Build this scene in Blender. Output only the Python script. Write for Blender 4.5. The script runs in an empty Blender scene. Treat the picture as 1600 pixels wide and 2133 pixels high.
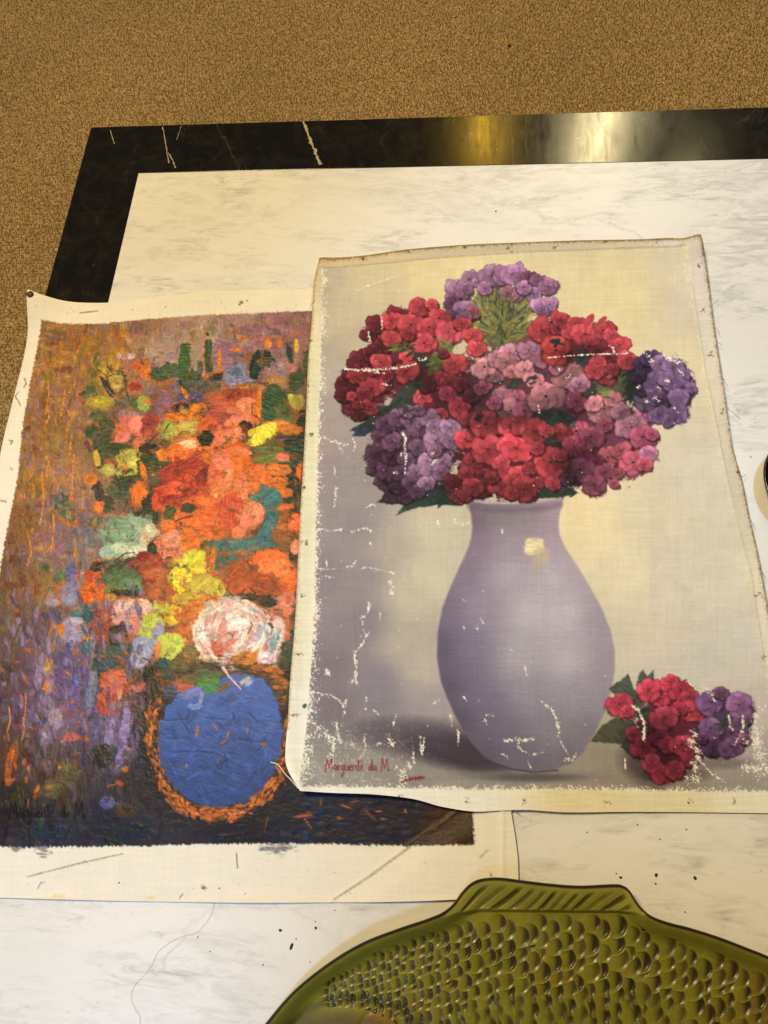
import bpy, math, random
import numpy as np
from mathutils import Matrix, Vector

# ------------------------------------------------------------ scene, camera
scene = bpy.context.scene
COL = scene.collection
TABLE_Z = .45                  # height of the marble top above the carpet
CAM = Vector((0, 0, TABLE_Z + .80))
FOC = 1550.                    # focal length, in units of a 1600 pixel wide image
RM = np.array([[0.993896, 0.026964, -0.106974], [0.063584, -0.932423, 0.355731], [-0.090153, -0.360361, -0.928446]])
cam_d = bpy.data.cameras.new('camera'); cam = bpy.data.objects.new('camera', cam_d); COL.objects.link(cam)
cam_d.sensor_fit = 'HORIZONTAL'; cam_d.sensor_width = 36.; cam_d.lens = 36. * FOC / 1600.
cam_d.clip_start = .02; cam_d.clip_end = 60.
cam.matrix_world = Matrix(((RM[0, 0], -RM[0, 1], -RM[0, 2], CAM.x), (RM[1, 0], -RM[1, 1], -RM[1, 2], CAM.y), (RM[2, 0], -RM[2, 1], -RM[2, 2], CAM.z), (0, 0, 0, 1)))
scene.camera = cam

# ------------------------------------------------------------ world and lamps
world = bpy.data.worlds.new('World'); scene.world = world; world.use_nodes = True
bg = world.node_tree.nodes['Background']
bg.inputs['Color'].default_value = (1., .86, .64, 1); bg.inputs['Strength'].default_value = .10
def lamp(name, kind, loc, aim, power, color, **kw):
    d = bpy.data.lights.new(name, kind); d.energy = power; d.color = color
    for k, v in kw.items(): setattr(d, k, v)
    o = bpy.data.objects.new(name, d); COL.objects.link(o)
    o.location = loc
    o.rotation_euler = (Vector(aim) - Vector(loc)).to_track_quat('-Z', 'Y').to_euler()
    return o
lamp('warm_ceiling_lamp', 'AREA', (-1.0, .90, 3.2), (-.05, .35, TABLE_Z), 72., (1., .755, .385), shape='DISK', size=.6)
lamp('cool_ceiling_spot', 'SPOT', (-.9, -1.2, 2.4), (-.56, -.10, TABLE_Z), 120., (.42, .63, 1.), spot_size=math.radians(28), spot_blend=.5, shadow_soft_size=.16)
lamp('added_cool_spot', 'SPOT', (.8, 1.2, 2.6), (.32, .58, TABLE_Z), 74., (.42, .66, 1.), spot_size=math.radians(31), spot_blend=.75, shadow_soft_size=.10)  # second cool spot, added; the gap between both cones stands in for a shadow
lamp('tall_warm_lamp', 'AREA', (.49, 2.5, 1.93), (.30, .9, TABLE_Z), 7., (1., .82, .42), shape='RECTANGLE', size=.15, size_y=.42)
lamp('amber_lamp', 'AREA', (.045, 2.5, 1.92), (.02, .9, TABLE_Z), 1.6, (1., .58, .05), shape='RECTANGLE', size=.10, size_y=.18)
lamp('small_yellow_lamp', 'AREA', (.80, 2.3, 1.95), (.27, .8, TABLE_Z), .45, (1., .80, .35), shape='RECTANGLE', size=.07, size_y=.10)
scene.view_settings.view_transform = 'Standard'; scene.view_settings.look = 'None'
scene.view_settings.exposure = 0.; scene.view_settings.gamma = 1.; scene.view_settings.use_curve_mapping = False

# ------------------------------------------------------------ image pixel helpers
def P(x, y, z=TABLE_Z):
    """an image pixel cast along its camera ray to the horizontal plane at height z"""
    d = RM @ np.array([(x - 800.) / FOC, (y - 1066.5) / FOC, 1.])
    t = (z - CAM.z) / d[2]
    return Vector((d[0] * t, d[1] * t, z))
def to_pixels(xyz):
    """inverse of P: image pixels for an array of points"""
    v = (xyz - np.array(CAM)) @ RM
    return v[:, 0] / v[:, 2] * FOC + 800., v[:, 1] / v[:, 2] * FOC + 1066.5

# ------------------------------------------------------------ object helpers
def link(name, me, mat=None, parent=None):
    o = bpy.data.objects.new(name, me); COL.objects.link(o)
    if mat is not None and me is not None: me.materials.append(mat)
    if parent is not None:
        o.parent = parent
        if parent.type == 'EMPTY': o.matrix_parent_inverse = Matrix.Translation(-parent.location)
    return o
def tag(o, label, cat, group=None, kind=None):
    if label: o['label'] = label
    if cat: o['category'] = cat
    if group: o['group'] = group
    if kind: o['kind'] = kind
    return o
def empty(name, loc=(0, 0, 0)):
    o = bpy.data.objects.new(name, None); COL.objects.link(o); o.location = loc; o.empty_display_size = .05
    return o
def mesh_np(name, v, quads=None, tris=None, smooth_=True, col=None, nrm=None):
    me = bpy.data.meshes.new(name)
    v = np.asarray(v, np.float32)
    parts = []; sizes = []
    if quads is not None and len(quads): parts.append(np.asarray(quads, np.int32).ravel()); sizes.append(np.full(len(quads), 4, np.int32))
    if tris is not None and len(tris): parts.append(np.asarray(tris, np.int32).ravel()); sizes.append(np.full(len(tris), 3, np.int32))
    loops = np.concatenate(parts); sz = np.concatenate(sizes)
    me.vertices.add(len(v)); me.vertices.foreach_set('co', v.ravel())
    me.loops.add(len(loops)); me.loops.foreach_set('vertex_index', loops)
    st = np.zeros(len(sz), np.int32); st[1:] = np.cumsum(sz)[:-1]
    me.polygons.add(len(sz)); me.polygons.foreach_set('loop_start', st)
    try: me.polygons.foreach_set('loop_total', sz)
    except Exception: pass
    me.polygons.foreach_set('use_smooth', np.full(len(sz), smooth_, bool))
    if col is not None:
        a = me.attributes.new('paint', 'FLOAT_COLOR', 'POINT')
        c4 = np.ones((len(v), 4), np.float32); c4[:, :3] = col
        a.data.foreach_set('color', c4.ravel())
    me.update(calc_edges=True)
    if nrm is not None:
        a = me.attributes.new('custom_normal', 'FLOAT_VECTOR', 'POINT')
        a.data.foreach_set('vector', np.ascontiguousarray(nrm, np.float32).ravel())
    me.validate()
    return me
def submesh(v, quads, col, nrm, name, keep):
    q = quads[keep]
    idx, inv = np.unique(q.ravel(), return_inverse=True)
    return mesh_np(name, v[idx], inv.reshape(-1, 4), None, True, None if col is None else col[idx], None if nrm is None else nrm[idx])
def srgb(c):
    c = np.asarray(c, np.float32)
    return np.where(c <= .04045, c / 12.92, ((np.clip(c, 0, None) + .055) / 1.055) ** 2.4)
def hexlin(r, g, b): return tuple(float(x) for x in srgb(np.array([r, g, b]) / 255.)) + (1.,)

# ------------------------------------------------------------ material helpers
def new_mat(name):
    m = bpy.data.materials.new(name); m.use_nodes = True
    nt = m.node_tree; b = nt.nodes['Principled BSDF']
    return m, nt, b
def node(nt, kind, **kw):
    n = nt.nodes.new(kind)
    for k, v in kw.items():
        if k in n.inputs: n.inputs[k].default_value = v
        else: setattr(n, k, v)
    return n
def mapping(nt, scale=(1, 1, 1), rot=(0, 0, 0), loc=(0, 0, 0), coord='Object'):
    t = nt.nodes.new('ShaderNodeTexCoord'); m = nt.nodes.new('ShaderNodeMapping')
    m.inputs['Scale'].default_value = scale; m.inputs['Rotation'].default_value = rot; m.inputs['Location'].default_value = loc
    nt.links.new(t.outputs[coord], m.inputs['Vector'])
    return m.outputs['Vector']
def ramp(nt, src, stops):
    r = nt.nodes.new('ShaderNodeValToRGB')
    while len(r.color_ramp.elements) < len(stops): r.color_ramp.elements.new(.5)
    for e, (p, c) in zip(r.color_ramp.elements, stops):
        e.position = p; e.color = c if len(c) == 4 else tuple(c) + (1,)
    nt.links.new(src, r.inputs['Fac'])
    return r.outputs['Color']
def mixc(nt, fac, a, b, mode='MIX'):
    m = nt.nodes.new('ShaderNodeMix'); m.data_type = 'RGBA'; m.blend_type = mode
    for s, v in (('Factor', fac), ('A', a), ('B', b)):
        i = [q for q in m.inputs if q.name == s and (q.type == 'RGBA' if s != 'Factor' else q.type == 'VALUE')][0]
        if hasattr(v, 'is_linked'): nt.links.new(v, i)
        else: i.default_value = v
    return [q for q in m.outputs if q.type == 'RGBA'][0]
def noise(nt, vec, scale, detail=4., rough=.55, dist=0.):
    n = node(nt, 'ShaderNodeTexNoise'); n.inputs['Scale'].default_value = scale; n.inputs['Detail'].default_value = detail
    n.inputs['Roughness'].default_value = rough; n.inputs['Distortion'].default_value = dist
    nt.links.new(vec, n.inputs['Vector'])
    return n.outputs['Fac']
def bump(nt, b, h, strength, dist=.001):
    n = nt.nodes.new('ShaderNodeBump'); n.inputs['Strength'].default_value = strength; n.inputs['Distance'].default_value = dist
    nt.links.new(h, n.inputs['Height']); nt.links.new(n.outputs['Normal'], b.inputs['Normal'])
W4 = (1, 1, 1, 1); K4 = (0, 0, 0, 1)
def painted_mat(name, rough, spec, weave, wd=.0004, rvar=.1, coat=0.):
    m, nt, b = new_mat(name)
    a = nt.nodes.new('ShaderNodeAttribute'); a.attribute_name = 'paint'
    nt.links.new(a.outputs['Color'], b.inputs['Base Color'])
    b.inputs['Specular IOR Level'].default_value = spec
    v1 = mapping(nt, (90, 1500, 1)); v2 = mapping(nt, (1500, 90, 1))
    n1 = noise(nt, v1, 1., 2.); n2 = noise(nt, v2, 1., 2.)
    ad = nt.nodes.new('ShaderNodeMath'); ad.operation = 'ADD'; nt.links.new(n1, ad.inputs[0]); nt.links.new(n2, ad.inputs[1])
    bump(nt, b, ad.outputs[0], weave, wd)
    rn = noise(nt, mapping(nt), 60., 3.)
    mr = node(nt, 'ShaderNodeMapRange'); nt.links.new(rn, mr.inputs['Value'])
    mr.inputs['To Min'].default_value = rough - rvar; mr.inputs['To Max'].default_value = rough + rvar
    nt.links.new(mr.outputs['Result'], b.inputs['Roughness'])
    if coat: b.inputs['Coat Weight'].default_value = coat; b.inputs['Coat Roughness'].default_value = .25
    return m
def plain_mat(name, col, rough=.5, spec=.5, grain=0., gscale=300.):
    m, nt, b = new_mat(name)
    n = noise(nt, mapping(nt), gscale, 4.)
    c = ramp(nt, n, [(.3, tuple(x * (1 - grain) for x in col[:3])), (.7, tuple(min(1, x * (1 + grain)) for x in col[:3]))])
    nt.links.new(c, b.inputs['Base Color']); b.inputs['Roughness'].default_value = rough; b.inputs['Specular IOR Level'].default_value = spec
    return m
# ----------------------------------------------------------------------------
# PAINT: the two pictures are painted stroke by stroke into numpy rasters (one
# unit = one image pixel), then laid on the canvas
# meshes as vertex colour and real relief.
# ----------------------------------------------------------------------------
def smooth(e0, e1, x):
    t = np.clip((x - e0) / (e1 - e0), 0, 1)
    return t * t * (3 - 2 * t)

def vnoise(h, w, sy, sx, seed, octaves=1):
    out = np.zeros((h, w), np.float32); amp = 1.0; tot = 0
    for o in range(octaves):
        r = np.random.default_rng(seed + 101 * o)
        gh, gw = int(h / sy) + 3, int(w / sx) + 3
        g = r.random((gh, gw)).astype(np.float32)
        y = np.arange(h) / sy; x = np.arange(w) / sx
        yi = y.astype(int); xi = x.astype(int)
        fy = (y - yi); fx = (x - xi)
        fy = (fy * fy * (3 - 2 * fy)).astype(np.float32)[:, None]
        fx = (fx * fx * (3 - 2 * fx)).astype(np.float32)[None, :]
        a = g[yi][:, xi]; b = g[yi][:, xi + 1]; c = g[yi + 1][:, xi]; d = g[yi + 1][:, xi + 1]
        out += amp * ((a * (1 - fx) + b * fx) * (1 - fy) + (c * (1 - fx) + d * fx) * fy)
        tot += amp; amp *= .55; sy = max(1.01, sy / 2); sx = max(1.01, sx / 2)
    out /= tot
    return out

TS = 512
STREAK = vnoise(TS, TS, 2.4, 15, 5, 2)
STREAK = (STREAK - STREAK.mean()) / STREAK.std()

class Board:
    """A raster with colour, relief and a map of what each spot belongs to."""
    def __init__(s, x0, y0, x1, y1, seed):
        s.x0, s.y0 = x0, y0
        s.W, s.H = x1 - x0, y1 - y0
        s.c = np.zeros((s.H, s.W, 3), np.float32)
        s.h = np.zeros((s.H, s.W), np.float32)
        s.id = np.zeros((s.H, s.W), np.int8)
        s.n0 = vnoise(s.H, s.W, 2.0, 2.0, seed + 5, 1) * 2 - 1
        s.n1 = vnoise(s.H, s.W, 3, 3, seed, 1) * 2 - 1
        s.n2 = vnoise(s.H, s.W, 9, 9, seed + 1, 2) * 2 - 1
        s.n3 = vnoise(s.H, s.W, 34, 34, seed + 2, 3) * 2 - 1
        s.rng = np.random.default_rng(seed + 9)
        s.Y, s.X = np.mgrid[y0:y1, x0:x1].astype(np.float32)
    def win(s, xa, ya, xb, yb):
        xa = int(max(s.x0, xa)) - s.x0; xb = int(min(s.x0 + s.W, xb + 1)) - s.x0
        ya = int(max(s.y0, ya)) - s.y0; yb = int(min(s.y0 + s.H, yb + 1)) - s.y0
        if xb <= xa or yb <= ya: return None
        return (slice(ya, yb), slice(xa, xb))
    def put(s, w, m, col, st=None, streak=0., height=0., idv=None, jit=0.):
        col = np.array(col, np.float32) / 255.
        if jit: col = col * (1 + s.rng.normal(0, jit)) + s.rng.normal(0, jit * .25, 3).astype(np.float32)
        cc = np.broadcast_to(col, m.shape + (3,))
        if st is not None and streak: cc = cc * (1 + streak * st)[..., None]
        mm = m[..., None]
        s.c[w] = s.c[w] * (1 - mm) + cc * mm
        if height:
            hh = height * (.6 + (.28 * st if st is not None else 0))
            s.h[w] = s.h[w] * (1 - .55 * m) + m * hh
        if idv is not None:
            a = s.id[w]; a[m > .5] = idv
    def streaks(s, w, rot, off):
        X, Y = s.X[w], s.Y[w]
        c, n = math.cos(rot), math.sin(rot)
        u = (X * c + Y * n).astype(np.int32) + off; v = (-X * n + Y * c).astype(np.int32) + off * 3
        return STREAK[v % TS, u % TS]
    def dab(s, cx, cy, rx, ry, rot, col, rough=.22, streak=.09, edge=.18, alpha=1., height=1., sq=2., dry=.12, idv=None, jit=.0, sdir=None):
        R = max(rx, ry) * 1.45 + 2
        w = s.win(cx - R, cy - R, cx + R, cy + R)
        if w is None: return
        X, Y = s.X[w] - cx, s.Y[w] - cy
        c, n = math.cos(rot), math.sin(rot)
        u = (X * c + Y * n) / rx; v = (-X * n + Y * c) / ry
        d = (np.abs(u) ** sq + np.abs(v) ** sq) ** (1 / sq)
        st = s.streaks(w, rot if sdir is None else sdir, int(s.rng.integers(0, 400)))
        d = d + rough * (.75 * s.n2[w] + .35 * s.n1[w]) + dry * st * .35
        m = np.clip((1 - d) / edge + .5, 0, 1) * alpha
        s.put(w, m, col, st, streak, height, idv, jit)
    def poly(s, pts, col, rough=2., soft=2., streak=.05, rot=0., alpha=1., height=.6, idv=None, shade=None):
        P = np.array(pts, np.float32)
        pad = rough * 2 + soft + 2
        w = s.win(P[:, 0].min() - pad, P[:, 1].min() - pad, P[:, 0].max() + pad, P[:, 1].max() + pad)
        if w is None: return
        X, Y = s.X[w], s.Y[w]
        ins = np.zeros(X.shape, bool); dist = np.full(X.shape, 1e9, np.float32)
        n = len(P)
        for i in range(n):
            a, b = P[i], P[(i + 1) % n]
            dx, dy = b - a
            L = dx * dx + dy * dy + 1e-6
            t = np.clip(((X - a[0]) * dx + (Y - a[1]) * dy) / L, 0, 1)
            dist = np.minimum(dist, np.hypot(X - a[0] - t * dx, Y - a[1] - t * dy))
            if abs(dy) > 1e-6:
                cr = ((a[1] > Y) != (b[1] > Y)) & (X < dx * (Y - a[1]) / dy + a[0])
                ins ^= cr
        d = np.where(ins, dist, -dist) + rough * (s.n2[w] + .5 * s.n1[w])
        m = np.clip(d / soft + .5, 0, 1) * alpha
        st = s.streaks(w, rot, int(s.rng.integers(0, 400)))
        if shade is None:
            s.put(w, m, col, st, streak, height, idv)
        else:
            cc = shade(X, Y) * (1 + streak * st)[..., None]
            mm = m[..., None]; s.c[w] = s.c[w] * (1 - mm) + cc * mm
            if height: s.h[w] = s.h[w] * (1 - m) + m * height
            if idv is not None:
                a = s.id[w]; a[m > .5] = idv
    def segdist(s, w, pts):
        X, Y = s.X[w], s.Y[w]
        dist = np.full(X.shape, 1e9, np.float32); par = np.zeros(X.shape, np.float32)
        n = len(pts) - 1
        for i in range(n):
            (ax, ay), (bx, by) = pts[i], pts[i + 1]
            dx, dy = bx - ax, by - ay
            t = np.clip(((X - ax) * dx + (Y - ay) * dy) / (dx * dx + dy * dy + 1e-6), 0, 1)
            q = np.hypot(X - ax - t * dx, Y - ay - t * dy)
            k = q < dist
            par = np.where(k, (i + t) / n, par); dist = np.where(k, q, dist)
        return dist, par
    def line(s, pts, width, col, taper=0., rough=.6, alpha=1., height=.5, soft=1.1, idv=None, streak=.05):
        P = np.array(pts, float); pad = width + 4
        w = s.win(P[:, 0].min() - pad, P[:, 1].min() - pad, P[:, 0].max() + pad, P[:, 1].max() + pad)
        if w is None: return
        d, t = s.segdist(w, pts)
        wd = width * (1 - taper * t)
        m = np.clip((wd - d + rough * s.n1[w] * width * .4) / soft + .5, 0, 1) * alpha
        st = s.streaks(w, 0, 3)
        s.put(w, m, col, st, streak, height, idv)
    def loss(s, pts, width, dens, col=(226, 219, 203)):
        """flaked paint along a crack: grain of bare ground showing through"""
        P = np.array(pts, float); pad = width * 2.2 + 3
        w = s.win(P[:, 0].min() - pad, P[:, 1].min() - pad, P[:, 0].max() + pad, P[:, 1].max() + pad)
        if w is None: return
        d, t = s.segdist(w, pts)
        g = .75 * s.n0[w] + .45 * s.n1[w] + .5 * s.n2[w]
        m = np.clip((dens * .70 - d / (width * 1.1) + g * 1.15) / .4, 0, 1)
        m = np.maximum(m, np.clip((.75 + .5 * s.n2[w] - d) / .9, 0, 1) * .7)
        s.put(w, m, col, s.n2[w] * 1.2 + s.n0[w], .05, 0)
        s.h[w] -= m * 1.6
    def field(s, anchors, power=2.6, blur=10.):
        A = np.array([[a[0], a[1]] for a in anchors], np.float32)
        C = np.array([a[2] for a in anchors], np.float32) / 255.
        st = 8
        gy = np.arange(0, s.H + st, st); gx = np.arange(0, s.W + st, st)
        YY, XX = np.meshgrid(gy + s.y0, gx + s.x0, indexing='ij')
        d2 = (XX[..., None] - A[:, 0]) ** 2 + (YY[..., None] - A[:, 1]) ** 2
        wgt = 1. / (d2 + blur ** 2) ** (power / 2)
        F = (wgt[..., None] * C).sum(2) / wgt.sum(2)[..., None]
        y = np.arange(s.H) / st; x = np.arange(s.W) / st
        yi, xi = y.astype(int), x.astype(int)
        fy = (y - yi)[:, None, None]; fx = (x - xi)[None, :, None]
        a = F[yi][:, xi]; b = F[yi][:, xi + 1]; c = F[yi + 1][:, xi]; d = F[yi + 1][:, xi + 1]
        return ((a * (1 - fx) + b * fx) * (1 - fy) + (c * (1 - fx) + d * fx) * fy).astype(np.float32)
    def edge_noise(s, k=1.):
        return k * (2.2 * s.n1 + 2.0 * s.n2)

def interp_edge(B, pts, axis):
    P = np.array(pts, float)
    if axis == 'x':   # x as a function of y
        return np.interp(B.Y[:, 0], P[:, 1], P[:, 0])[:, None]
    return np.interp(B.X[0], P[:, 0], P[:, 1])[None, :]

# handwriting: each letter as strokes in a unit box (x right, y down, baseline y=1)
GLYPH = {
 'M': ([(0, 1.15), (.16, .0), (.42, .8), (.74, .0), (.9, 1.05)], .98),
 'a': ([(.5, .62), (.2, .52), (.05, .82), (.25, 1.0), (.48, .66), (.52, 1.0)], .58),
 'r': ([(.04, .55), (.1, 1.0), (.14, .7), (.4, .56)], .42),
 'g': ([(.45, .6), (.15, .55), (.08, .85), (.3, .95), (.46, .6), (.44, 1.25), (.3, 1.5), (.1, 1.45), (.25, 1.2)], .56),
 'u': ([(.04, .58), (.1, .95), (.3, .98), (.42, .6), (.48, 1.0)], .54),
 'e': ([(.05, .82), (.36, .72), (.25, .54), (.06, .75), (.15, .98), (.42, .92)], .46),
 'i': ([(.08, .58), (.12, 1.0)], .24),
 't': ([(.16, .1), (.16, .95), (.34, 1.0)], .36),
 'd': ([(.46, .7), (.15, .66), (.06, .95), (.3, 1.0), (.5, .1), (.54, 1.0)], .6),
 '.': ([(.05, .94), (.1, 1.0)], .22), ' ': (None, .62),
}
def handwrite(B, text, x, y, size, width, col, slope=0., alpha=1., idv=None, fade=0.):
    r = np.random.default_rng(len(text))
    for k, ch in enumerate(text):
        g, adv = GLYPH[ch]
        if g:
            pts = [(x + size * .62 * (px + r.normal(0, .02)), y + size * (py - 1 + r.normal(0, .02)) + slope * size * .62 * px) for px, py in g]
            B.line(pts, width, col, .15, .8, alpha * (1 - fade * r.random()), .35, 1.2, idv)
            if ch == 't': B.line([(x - size * .05, y - size * .72), (x + size * .38, y - size * .8)], width * .8, col, 0, .6, alpha, .3, 1.2, idv)
        x += size * .62 * adv; y += slope * size * .62 * adv
    return x, y

# ---------------------------------------------------------------- left picture
def paint_impasto():
    B = Board(-180, 570, 1110, 1900, 11)
    R = B.rng
    A = [(110,690,(134,98,66)),(200,690,(138,102,74)),(300,682,(142,108,90)),(400,682,(162,132,120)),(500,680,(156,122,120)),(600,680,(138,98,102)),(645,660,(132,92,96)),
         (110,780,(152,106,62)),(180,725,(164,112,54)),(150,850,(148,102,78)),(110,900,(142,102,58)),(240,720,(156,108,62)),(330,745,(172,142,136)),(450,740,(168,138,138)),(520,740,(142,102,108)),(560,770,(142,106,112)),(620,720,(152,108,102)),(630,780,(120,90,80)),
         (80,1000,(154,106,56)),(60,1100,(138,94,48)),(100,1130,(130,94,110)),(150,1000,(162,116,84)),(130,1050,(132,96,100)),(20,1200,(112,78,52)),(60,1210,(130,94,66)),(100,1230,(148,108,54)),(60,1300,(100,74,74)),(130,1300,(118,90,88)),(20,1400,(92,66,68)),(90,1380,(108,82,104)),(150,1400,(96,80,124)),(180,1120,(112,98,108)),(160,1200,(124,108,120)),(150,1320,(138,124,146)),(200,1430,(92,76,114)),(60,1480,(98,72,92)),(120,1500,(116,94,112)),(220,1500,(106,90,126)),(260,1540,(108,92,124)),(30,1560,(92,60,44)),(110,1600,(96,72,64)),(200,1580,(78,68,80)),(140,1640,(76,60,44)),(30,1680,(42,37,42)),(200,1700,(42,42,62)),(300,1620,(52,46,50)),(300,1500,(66,58,60)),(100,1740,(40,50,70)),(260,1750,(36,40,62)),(500,1740,(28,28,44)),(650,1720,(28,40,74)),(800,1720,(42,38,60)),(930,1720,(76,50,38)),(965,1740,(70,44,32)),(600,1500,(48,46,46)),(620,1300,(38,68,66)),(-60,1700,(50,44,44)),(-60,1500,(92,70,74)),(-40,1300,(104,78,60)),
         (230,900,(92,84,60)),(300,1000,(84,80,60)),(420,1000,(205,92,50)),(450,1100,(200,92,44)),(380,1200,(180,110,52)),(300,1200,(150,72,48)),(250,1400,(110,84,84)),(560,950,(110,90,50)),(600,1000,(56,52,46)),(560,1100,(120,80,48)),(520,1220,(168,80,40)),(260,1290,(150,90,80)),(340,820,(110,90,100)),(450,830,(150,100,78)),(580,860,(76,90,60)),(200,800,(138,112,70)),(280,800,(160,110,76)),(620,900,(60,66,54)),
         (800,900,(90,70,80)),(800,1200,(120,80,60)),(950,1300,(80,60,60)),(1000,800,(120,95,100)),(850,1500,(70,60,70))]
    F = B.field(A, 3.0, 12.)
    B.c[:] = F
    B.id[:] = 1
    # a bed of short knife and brush marks
    N = 5200
    xs = R.uniform(-170, 1000, N); ys = R.uniform(640, 1775, N)
    for i in range(N):
        x, y = xs[i], ys[i]
        if x > 700 and (y < 1600 or i % 2): 
            if i % 5: continue
        fc = F[int(min(max(y - B.y0, 0), B.H - 1)), int(min(max(x - B.x0, 0), B.W - 1))] * 255
        vert = R.random() < (.75 if x < 330 else .5)
        if y > 1690: vert = R.random() < .25
        L = R.uniform(7, 22); T = R.uniform(3, 7.5)
        if y > 1690: L *= 1.3; T *= .7
        j = R.normal(0, .10)
        col = np.clip(fc * (1 + j) + R.normal(0, 8, 3), 8, 255)
        if R.random() < .10 and x < 420 and y < 1680: col = fc * .5 + np.array([120, 105, 140]) * .5
        rot = (math.pi / 2 if vert else 0) + R.normal(0, .16)
        B.dab(x, y, L * .9, T * 1.25, rot, col, .75, .07, .4, R.uniform(.5, .95), R.uniform(.4, 1.2), 2.2, .15)
    # orange ground breaking through
    O = (212, 112, 40)
    for k in range(300):
        x = R.uniform(-60, 640); y = R.uniform(690, 1680)
        p = .35
        if x < 200 and y < 1000: p = .55
        if x > 320 and 800 < y < 1250: p = .5
        if y > 1560 and x < 300: p = .25
        if 1450 < y < 1600 and x < 260: p = .4
        if R.random() > p: continue
        vert = R.random() < .7
        B.dab(x, y, R.uniform(4, 14), R.uniform(1.4, 3.6), (math.pi / 2 if vert else 0) + R.normal(0, .35), (R.uniform(178, 220), R.uniform(92, 118), R.uniform(30, 60)), .5, .15, .35, R.uniform(.5, .95), .3, 2, .4)
    for x, y, l in [(102,830,70),(137,840,55),(152,800,40),(100,870,50),(142,880,60),(150,930,40),(104,980,36),(156,990,80),(88,1040,110),(150,1060,70),(62,1150,60),(112,1110,80),(55,1480,70),(50,1520,50),(24,1590,60),(20,1500,50)]:
        B.line([(x, y - l / 2), (x + R.normal(0, 3), y), (x - R.uniform(2, 8), y + l / 2)], 1.6, (222, 132, 48), .2, 1.2, .85, .4)
    D = lambda *a, **k: B.dab(*a[:5], a[5], idv=2, **k)
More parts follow.
